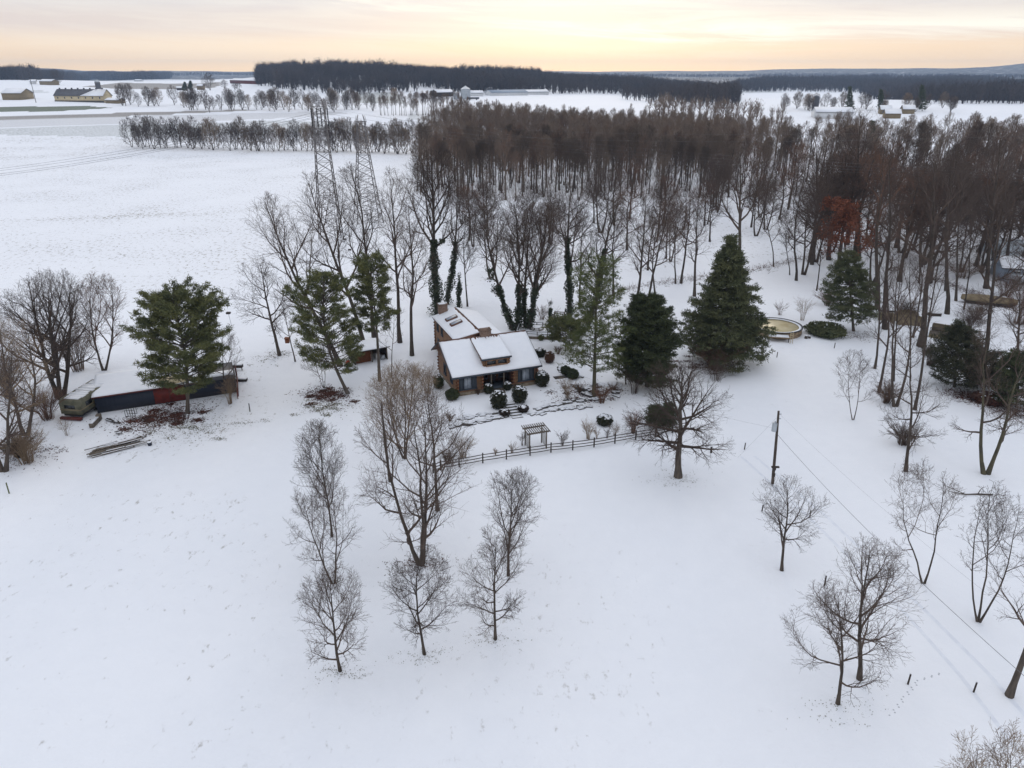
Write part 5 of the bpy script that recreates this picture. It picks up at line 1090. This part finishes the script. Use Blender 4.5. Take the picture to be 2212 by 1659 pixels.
P = np.array(rings); k = mb.addv(P.reshape(-1, 3)); i = np.arange(70).reshape(14, 5) + k; mb.quads(np.stack([i[:-1, :-1], i[1:, :-1], i[1:, 1:], i[:-1, 1:]], -1).reshape(-1, 4)); mb.quads(np.stack([i[:-1, 4], i[1:, 4], i[1:, 0], i[:-1, 0]], -1)); mb.tris([(i[0, 0], i[0, j], i[0, j + 1]) for j in range(1, 4)] + [(i[13, 0], i[13, j], i[13, j + 1]) for j in range(1, 4)])
obj('tarp', mb, 'tan', bt, True); obj('hull', MB().prism([(.3, .7), (9.3, .7), (8.6, .2), (1.0, .15)], -.85, .85, 'y'), 'black', bt); s = MB(); s.ico((6.0, .4, 1.75), (1.8, .5, .12), rs, .03); obj('snow_cover', s, 'snow', bt, True)
sl2 = thing('lumber_slab', 'dark low crate left of the covered boat', 'crate', at(2018, 682), -.1); obj('box', MB().box(-1.1, 1.1, -.4, .4, 0, .55), 'darkwood', sl2); obj('snow_cap', MB().box(-1.0, 1.0, -.35, .35, .551, .6), 'snow', sl2)
tp = thing('small_tepee', 'low grey twig tent frame beyond the tan shelter', 'frame', at(1950, 655)); mb = MB()
for a in range(9): mb.rod((math.cos(a * .7) * 1.1, math.sin(a * .7) * 1.1, 0), (0, 0, 1.7), .04, .02, 4)
obj('poles', mb, 'weathered', tp)
# right-edge neighbours: greenhouse, house
b = at(2162, 556); gh = thing('greenhouse', 'round-roofed pale film greenhouse at the right picture edge', 'greenhouse', b, .05); P = [(4.2 - 4.2 * math.cos(k / 12 * math.pi), 3.6 * math.sin(k / 12 * math.pi) ** .8) for k in range(13)]; mb = MB(); mb.prism(P, 0, 12, 'x'); obj('film', mb, 'polyfilm', gh)
mb = MB()
for x in np.linspace(0, 12, 7): mb.tubes([[(x, a, z + .03) for a, z in P]], [[.05] * 13], 4)
obj('hoops', mb, 'galv', gh); obj('snow_cover', MB().box(0, 12, 3.0, 5.4, 3.62, 3.72), 'snow', gh)
b = at(2160, 606); nh = thing('grey_house', 'blue-grey house with snowy roof at the right picture edge', 'house', b, -.25)
obj('wall', MB().box(0, 14, 0, 7, 0, 2.9).prism([(0, 2.9), (7, 2.9), (3.5, 4.6)], .02, 13.98, 'x'), 'bluegrey', nh)
mb = MB(); mb.slab([(-.4, -.4, 2.85), (14.4, -.4, 2.85), (14.4, 3.5, 4.75), (-.4, 3.5, 4.75)], .14); mb.slab([(-.4, 3.5, 4.754), (14.4, 3.5, 4.754), (14.4, 7.4, 2.85), (-.4, 7.4, 2.85)], .14); r_ = obj('roof', mb, 'greyroof', nh); s = MB(); snow_sheet(s, (-.38, -.38, 2.85), (14.4, -.38, 2.85), (14.4, 3.4, 4.7), (-.38, 3.4, 4.7)); snow_sheet(s, (-.38, 7.38, 2.85), (14.4, 7.38, 2.85), (14.4, 3.6, 4.7), (-.38, 3.6, 4.7)); obj('roof_snow', s, 'snow', r_, True)
window(nh, 2.0, 3.4, 1.0, 2.3, 0, fm='white'); window(nh, 5.0, 6.4, 1.0, 2.3, 0, fm='white'); obj('porch_screen', MB().box(.5, 4.5, -2.6, -.02, 0, 1.9), 'galv', nh)

# ------------------------------------------------------------------ utility pole, wires, posts
b = at(1669, 1045); tp_ = upto(b, 1682, 888); hP = tp_.z
up_ = thing('utility_pole', 'brown wooden utility pole with a grey transformer can', 'utility pole', b); mb = MB(); mb.tubes([[(0, 0, -.3), (tp_.x * .5, 0, hP * .5), (tp_.x, 0, hP)]], [[.17, .15, .11]], 10); obj('pole', mb, 'bark', up_)
q = .74; mb = MB(); mb.tubes([[(tp_.x * q - .38, -.1, hP * q), (tp_.x * q - .38, -.1, hP * q + .95)]], [[.26, .26]], 12); mb.rod((tp_.x * q - .38, -.1, hP * q + .95), (tp_.x * q - .38, -.1, hP * q + 1.2), .06); obj('transformer', mb, 'galv', up_)
mb = MB(); mb.box(-.42, .42, -.12, .12, 2.05, 2.2); mb.box(-.32, .0, -.28, -.13, 1.85, 2.3); mb.box(-.17, .05, -.22, .0, 1.0, 1.4); obj('meter_bracket', mb, 'darkwood', up_)
for dz in (.35, .9): obj('insulator', MB().rod((tp_.x + .05, 0, hP - dz), (tp_.x + .35, 0, hP - dz), .05), 'galv', up_)
top = b + Vector((tp_.x, 0, hP))
def wire(label, a, c, sag, r=.012, grp=None, m='wire'):
    n = 24; P = [tuple(a.lerp(c, k / n) - Vector((0, 0, sag * 4 * (k / n) * (1 - k / n))) - a) for k in range(n + 1)]; mb = MB(); mb.tubes([P], [[r] * (n + 1)], 4); o = obj('power_cable', mb, m); o.location = a; return tag(o, label, 'cable', grp)
wire('thick dark service cable running from the utility pole to the lower right', top - Vector((-.1, 0, 2.6)), at(2420, 1640, 7.5), .9, .022)
wire('thin upper wire running from the utility pole top to the lower right', top - Vector((-.2, 0, .4)), at(2420, 1500, 8.5), .8, .007)
wire('thin wire from the utility pole to the log house', top - Vector((.3, 0, 2.0)), H2(12.3, 1, 3.6), .8, .007)
wire('guy wire running from the utility pole top down to the snow at its left', top - Vector((.1, 0, .8)), at(1594, 988), 0, .010)
PG = 'short fence posts scattered over the snow'
for u, v, vt, lb in [(1961, 1478, 1455, 'short dark post right of the crossing pair of trees'), (2103, 1495, 1473, 'short dark post near the leaning trunk at the right edge'), (1781, 1265, 1243, 'short dark post behind the nearest crossing tree'), (1646, 1104, 1090, 'short post left of the low round tree below the pole'), (1749, 1118, 1102, 'short post right of the low round tree below the pole'), (1608, 971, 956, 'short post left of the utility pole'), (1536, 978, 964, 'thick short post right of the spreading tree'), (540, 889, 871, 'single dark post in the snow right of the navy shed'), (1678, 772, 760, 'short post below the pool deck'), (1802, 752, 740, 'short post below the dark pine'), (20, 1066, 1042, 'yellowish leaning post at the left picture edge'), (842, 1041, 985, 'tall grey pole behind the big many-stemmed tree'), (917, 1010, 985, 'thin post left of the rail fence end')]:
    b = at(u, v); h_ = upto(b, u, vt).z; t = thing('field_post', lb, 'post', b, u, PG); r = .07 if 'thick' not in lb else .13; mb = MB(); mb.tubes([[(0, 0, -.1), (.02, 0, h_)]], [[r, r * .9]], 8); obj('shaft', mb, 'darkwood' if 'yellowish' not in lb else 'pine_yellow', t); obj('cap', MB().box(-r, r, -r, r, h_, h_ + .03), 'snow', t)
dp = thing('dead_pole', 'leaning bare dead trunk left of the bushy brown tree', 'dead tree', at(842, 1041)); b = at(842, 1041); tt = upto(b, 823, 870); obj('trunk', MB().tubes([[(0, 0, -.1), (tt.x * .4, 0, tt.z * .5), (tt.x, 0, tt.z)]], [[.16, .12, .07]], 7), 'bark', dp)
for u, v, lb in ((500, 703, 'small platform bird feeder on a thin pole in the left field'), (748, 536, 'box feeder on a thin pole under the left wire tower'), (759, 560, 'box feeder on a thin pole nearer the pines')):
    t = thing('bird_feeder', lb, 'bird feeder', at(u, v)); obj('pole', MB().rod((0, 0, 0), (-.2, 0, 2.2), .04), 'galv', t); obj('tray', MB().box(-.55, .15, -.3, .3, 2.2, 2.5), 'darkwood', t)
sb = at(2105, 1070); o = obj('fallen_branch', MB().tubes([[(-2.6, .4, .25), (-1, 0, .12), (.4, .1, .1), (1.8, -.2, .2)], [(-1, 0, .12), (-1.7, .5, .3), (-2.2, .9, .4), (-2.6, 1.2, .5)], [(.4, .1, .1), (.9, .6, .3), (1.3, .9, .4), (1.8, 1.1, .4)]], [[.03, .06, .09, .1], [.05, .04, .03, .02], [.05, .04, .03, .02]], 5), 'bark'); o.location = sb; tag(o, 'fallen dark branch lying on the snow behind the three-stemmed tree', 'branch')

# ------------------------------------------------------------------ lattice towers and line
def tower(label, u, v, vt, wb, wt, waist, seed, ins=True):
    b = at(u, v); Ht = upto(b, u, vt).z; t = thing('lattice_tower', label, 'pylon', b, .35, 'lattice power towers'); lg = bc = MB(); N_ = 11
    def half(z): return wb * (1 - z / (Ht * waist)) + wt * (z / (Ht * waist)) if z < Ht * waist else wt
    zs = [Ht * waist * (1 - (1 - k / N_) ** 1.25) for k in range(N_ + 1)] + [Ht * (waist + (1 - waist) * k / 4) for k in range(1, 4)]
    cs = ((-1, -1), (1, -1), (1, 1), (-1, 1))
    for k in range(len(zs) - 1):
        z0, z1 = zs[k], zs[k + 1]; h0, h1_ = half(z0), half(z1)
        for j in range(4):
            a, c = cs[j], cs[(j + 1) % 4]
            lg.rod((a[0] * h0, a[1] * h0, z0), (a[0] * h1_, a[1] * h1_, z1), .12, None, 4)
            bc.rod((a[0] * h0, a[1] * h0, z0), (c[0] * h1_, c[1] * h1_, z1), .055, None, 4); bc.rod((c[0] * h0, c[1] * h0, z0), (a[0] * h1_, a[1] * h1_, z1), .055, None, 4)
            bc.rod((a[0] * h1_, a[1] * h1_, z1), (c[0] * h1_, c[1] * h1_, z1), .05, None, 4)
    zt = zs[-1]
    for x in (-1, 1):
        for y in (-1, 1): lg.rod((x * wt, y * wt, zt), (x * wt * .55, 0, Ht + .3), .08, None, 4)
    for z, l in ((zt, wt + .5), (Ht * waist, wt + .9)):
        for s in (-1, 1):
            for y in (-wt, wt): bc.rod((s * wt, y, z), (s * l, 0, z - .2), .06, None, 4)
            bc.rod((s * wt, 0, z + 1.6), (s * l, 0, z - .2), .05, None, 4)
    obj('lattice_frame', lg, 'iron', t)
    if ins:
        for s, x in ((-1, wt + .4), (1, wt + .6), (-1, wt * .35), (1, wt * .3)):
            mb = MB(); n = 15; mb.tubes([[(s * x, -.4, zt - .3 - k * .32) for k in range(n)]], [[.2 if k % 2 else .1 for k in range(n)]], 6); obj('insulator', mb, 'black', t)
    return b, zt
t1, z1_ = tower('nearer steel lattice power tower with dark insulator strings', 716, 520, 213, 3.0, 1.5, .80, 1)
t2, z2_ = tower('farther steel lattice power tower with splayed legs', 796, 478, 250, 3.9, 1.2, .8, 2, False)
LG = 'high voltage wires of the lattice towers'
for k, (dx, dz, v0, v1, lb) in enumerate([(-2.2, -3.0, 381, 352, 'lowest'), (-.6, -2.4, 377, 346, 'second lowest'), (1.2, -1.6, 370, 340, 'third'), (3.0, -.6, 366, 334, 'fourth')]):
    a = t1 + Vector((dx, 0, z1_ + dz)); l = at(-120, v0 + 12, 16 + k * .3); r = at(2350, v1 + 36, 22 + k * .8)
    wire(lb + ' high voltage wire sagging left from the nearer tower over the field', a, l, 1.5, .028, LG); wire(lb + ' high voltage wire running right from the nearer tower before the wood', a, r, 3.0, .014, LG, 'iron')
for k, dz in enumerate((-.3, 1.6)):
    a = t2 + Vector((1.5, 0, z2_ + dz)); wire(('lower' if k == 0 else 'upper') + ' thin wire running right from the farther tower', a, at(2350, 290 - k * 14, 36), 2.5, .012, LG, 'iron')
for u, v, vt in ((478, 237, 196), (499, 238, 197), (72, 221, 165), (252, 229, 182), (462 * 0 + 738, 238, 195), (2075 * 0 + 1533 + 0, 262, 213)):
    pass
for u, v, vt, ut, lb in ((478, 238, 197, 480, 'far wooden pole left of the pair above the brown strip'), (500, 238, 198, 494, 'far wooden pole right of the pair above the brown strip'), (78, 222, 166, 64, 'far leaning wooden pole left of the yellow barn'), (272, 229, 182, 264, 'far leaning wooden pole right of the yellow barn')):
    b = at(u, v); q_ = upto(b, ut, vt); t = thing('far_pole', lb, 'utility pole', b, 0, 'far wooden poles'); obj('pole', MB().tubes([[(0, 0, 0), (q_.x, 0, q_.z)]], [[.28, .2]], 6), 'darkwood', t); obj('crossarm', MB().rod((q_.x - 1.3, 0, q_.z - .7), (q_.x + 1.3, 0, q_.z - .7), .1, None, 4), 'darkwood', t)

# ------------------------------------------------------------------ far farms
def barn(name, label, u0, v0, u1, v1, depth, hw, hr, wall, roofm='greyroof', snow=True, cat='barn', wins=0, axis_end=False):
    a, b = at(u0, v0), at(u1, v1); d = b - a; d.z = 0; L = d.length; z = min(a.z, b.z); t = thing(name, label, cat, (a.x, a.y, z), math.atan2(d.y, d.x)); g = 0
    mb = MB(); mb.box(0, L, 0, depth, -1, hw); mb.prism([(.02, hw), (depth - .02, hw), (depth / 2, hw + hr)], .05, L - .05, 'x'); obj('wall', mb, wall, t)
    r = MB(); o_ = .6; k = hr / (depth / 2) * o_
    r.slab([(-o_, -o_, hw - k + .15), (L + o_, -o_, hw - k + .15), (L + o_, depth / 2, hw + hr + .15), (-o_, depth / 2, hw + hr + .15)], .14); r.slab([(-o_, depth / 2, hw + hr + .154), (L + o_, depth / 2, hw + hr + .154), (L + o_, depth + o_, hw - k + .15), (-o_, depth + o_, hw - k + .15)], .14); ro = obj('roof', r, roofm, t)
    if snow:
        s = MB(); f0 = 0 if snow is True else snow; e = o_ - .05
        s.slab([(L * f0 - e, -e, hw - k + .26), (L + e, -e, hw - k + .26), (L + e, depth / 2, hw + hr + .27), (L * f0 - e + (.25 * L if f0 else 0), depth / 2, hw + hr + .27)], .1); s.slab([(-e, depth / 2, hw + hr + .274), (L + e, depth / 2, hw + hr + .274), (L + e, depth + e, hw - k + .26), (-e, depth + e, hw - k + .26)], .1); obj('roof_snow', s, 'snow', ro)
    for i in range(wins):
        x = L * (i + .5) / wins; obj('window', MB().box(x - .7, x + .7, -.08, 0, hw * .55, hw * .8), 'greyroof', t)
    return t, L
t, L_ = barn('yellow_barn', 'long yellow barn with dark snow-patched roof in the left fields', 119, 219, 225, 222, 13, 6.5, 5.5, 'cream', snow=.55, wins=7)
obj('stone_base', MB().box(-.2, L_ + .2, -.25, -.02, -1, 1.8), 'darkstone', t)
for i in range(8): obj('roof_vent', MB().box(L_ * (i + .4) / 8 - .6, L_ * (i + .4) / 8 + .6, 6, 7, 12.2, 13.3), 'greyroof', t)
b = at(218, 216); t = thing('farm_silo', 'grey domed silo behind the right end of the yellow barn', 'silo', b); mb = MB(); mb.tubes([[(0, 0, 0), (0, 0, 17)]], [[2.6, 2.6]], 14); obj('tube', mb, 'greyroof', t); mb = MB(); mb.ico((0, 0, 17), (2.6, 2.6, 2.2), None, 0, 14, 9); obj('dome', mb, 'galv', t)
barn('lean_to', 'small tan outbuilding right of the yellow barn', 228, 223, 256, 224, 10, 3.2, 1.8, 'tan', cat='outbuilding')
barn('tan_building', 'tan gabled building at the far left edge', 6, 216, 48, 216, 26, 6.5, 4, 'tan', 'bluegrey')
barn('grey_building', 'small pale buildings beside the brown round tree', 65, 182, 78, 182, 12, 4, 2.5, 'white', cat='farm building'); barn('grey_building', 'long pale building left of the brown round tree', 86, 183, 113, 184, 12, 5.5, 2.5, 'tan', cat='farm building')
barn('far_farmhouse', 'white farmhouse on the far left ridge', 299, 170, 311, 170, 10, 6, 3, 'white', cat='farmhouse'); barn('far_farmhouse', 'low white farm building right of the ridge farmhouse', 318, 169, 342, 169, 10, 4, 2, 'white', cat='farm building'); barn('far_farmhouse', 'low white farm building below the ridge farmhouse', 290, 176, 304, 176, 10, 4, 2, 'white', cat='farm building')
barn('red_barn', 'long low red barn in the far left fields', 497, 180, 556, 182, 16, 5, 2.5, 'maroon', 'maroon', snow=True, wins=5)
barn('small_farmhouse', 'tan farmhouse between the dark evergreens and the fan-shaped tree', 426, 194, 438, 194, 9, 5, 2.5, 'tan', cat='farmhouse'); barn('small_farmhouse', 'low shed left of the dark farm evergreens', 382, 195, 395, 195, 8, 3, 1.8, 'darkwood', cat='shed')
for lb, u, w_, v, h_ in (('large corrugated grain bin beside the far barns', 1006, 21, 214, 11), ('small grain bin left of the large one', 986, 14, 214, 6.5)):
    b = at(u, v); r = w_ * mpp(b) / 2; t = thing('grain_bin', lb, 'grain bin', b, 0, 'grain bins'); mb = MB(); n_ = 14; mb.tubes([[(0, 0, h_ * k / n_) for k in range(n_ + 1)]], [[r * (1 if k % 2 else .985) for k in range(n_ + 1)]], 20); obj('body', mb, 'galv', t); mb = MB(); mb.tubes([[(0, 0, h_), (0, 0, h_ + r * .5), (0, 0, h_ + r * .52), (0, 0, h_ + r * .62)]], [[r * 1.03, r * .15, r * .1, r * .08]], 20); obj('cone_roof', mb, 'white', t)
barn('far_barn', 'white-roofed barn left of the grain bins', 944, 209, 980, 208, 14, 5, 3, 'darkwood'); barn('far_barn', 'low white-roofed barn right of the grain bins', 1018, 208, 1044, 208, 12, 4, 2.5, 'white'); barn('far_barn', 'small white barn among trees left of the bins', 906, 211, 922, 210, 10, 4, 2.5, 'white')
barn('poultry_house', 'long grey-roofed poultry house, left of the two far ones', 1062, 207, 1140, 206, 16, 4, 3, 'white', 'bluegrey', snow=False); barn('poultry_house', 'long snowy poultry house, right of the two far ones', 1090, 204, 1185, 205, 14, 4, 2.5, 'white')
barn('far_outbuilding', 'small white block building between bins and poultry houses', 1056, 202, 1064, 202, 8, 6, 1.5, 'white', cat='outbuilding')
b = at(1022, 216); t = thing('farm_trailer', 'dark farm trailer parked by the large grain bin', 'trailer', b); obj('bed', MB().box(-7, 7, -1.5, 1.5, 1.0, 3.0), 'greyroof', t); obj('wheel', MB().tubes([[(-4, -1.6, .8), (-4, 1.6, .8)]], [[.8, .8]], 10), 'black', t); obj('wheel', MB().tubes([[(4, -1.6, .8), (4, 1.6, .8)]], [[.8, .8]], 10), 'black', t)
barn('white_barn', 'white barn with snowy roof beyond the wood at right', 1762, 257, 1842, 257, 22, 5.5, 3.2, 'white')
for lb, u0, u1, v in (('snow-roofed house left of the group behind the wood at right', 1902, 1925, 247), ('snow-roofed house in the middle of the group behind the wood', 1912, 1945, 256), ('snow-roofed house right of the group behind the wood', 1950, 1975, 246)): barn('village_house', lb, u0, v, u1, v, 10, 4, 3, 'tan', cat='house')
b = at(1663, 237); t = thing('farm_silo', 'dark domed silo left of the far spruces', 'silo', at(1760, 237)); mb = MB(); mb.tubes([[(0, 0, 0), (0, 0, 10)]], [[3, 3]], 14); obj('tube', mb, 'greyroof', t); mb = MB(); mb.ico((0, 0, 10), (3, 3, 2.4), None, 0, 14, 9); obj('dome', mb, 'greyroof', t)

# ------------------------------------------------------------------ faint tyre tracks on the drive
def track(name, uvs, w=.35):
    P = [at(*p) for p in uvs]; mb = MB(); V = []
    for i in range(len(P) - 1):
        for k in range(12): V.append(P[i].lerp(P[i + 1], k / 12))
    n = len(V); S = []
    for i, p in enumerate(V):
        d = (V[min(i + 1, n - 1)] - V[max(i - 1, 0)]).normalized(); s = Vector((-d.y, d.x, 0)) * w / 2; S += [tuple(p - s + Vector((0, 0, .006))), tuple(p + s + Vector((0, 0, .006)))]
    k = mb.addv(S); mb.quads([(k + 2 * i, k + 2 * i + 1, k + 2 * i + 3, k + 2 * i + 2) for i in range(n - 1)]); return tag(obj(name, mb, trk), kind='structure')
trk = mat('packed_snow', (.70, .72, .77), .7, (.78, .80, .84), 1.5)
track('drive_track', [(1600, 985), (1750, 1120), (1960, 1330), (2075, 1460), (2212, 1640)]); track('drive_track', [(1630, 985), (1790, 1120), (2010, 1330), (2130, 1450), (2290, 1630)])

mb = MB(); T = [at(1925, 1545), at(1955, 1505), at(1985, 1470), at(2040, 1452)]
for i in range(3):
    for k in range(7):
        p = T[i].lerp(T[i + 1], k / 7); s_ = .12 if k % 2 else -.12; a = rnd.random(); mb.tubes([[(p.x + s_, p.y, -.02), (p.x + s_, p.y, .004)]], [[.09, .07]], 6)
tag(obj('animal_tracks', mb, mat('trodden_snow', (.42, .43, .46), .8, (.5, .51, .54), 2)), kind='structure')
# ------------------------------------------------------------------ haze
hz_ = MB(); hz_.box(-9500, 9500, -300, 9800, -14, 165)
hm = bpy.data.materials.new('haze'); hm.use_nodes = True; N = hm.node_tree.nodes; N.clear(); out = N.new('ShaderNodeOutputMaterial'); pv = N.new('ShaderNodeVolumePrincipled')
pv.inputs['Color'].default_value = (.50, .68, .95, 1); pv.inputs['Density'].default_value = .00007; pv.inputs['Anisotropy'].default_value = .0
hm.node_tree.links.new(pv.outputs[0], out.inputs['Volume'])
tag(obj('haze', hz_, hm), 'thin blue winter haze over the whole valley', 'haze', kind='stuff')
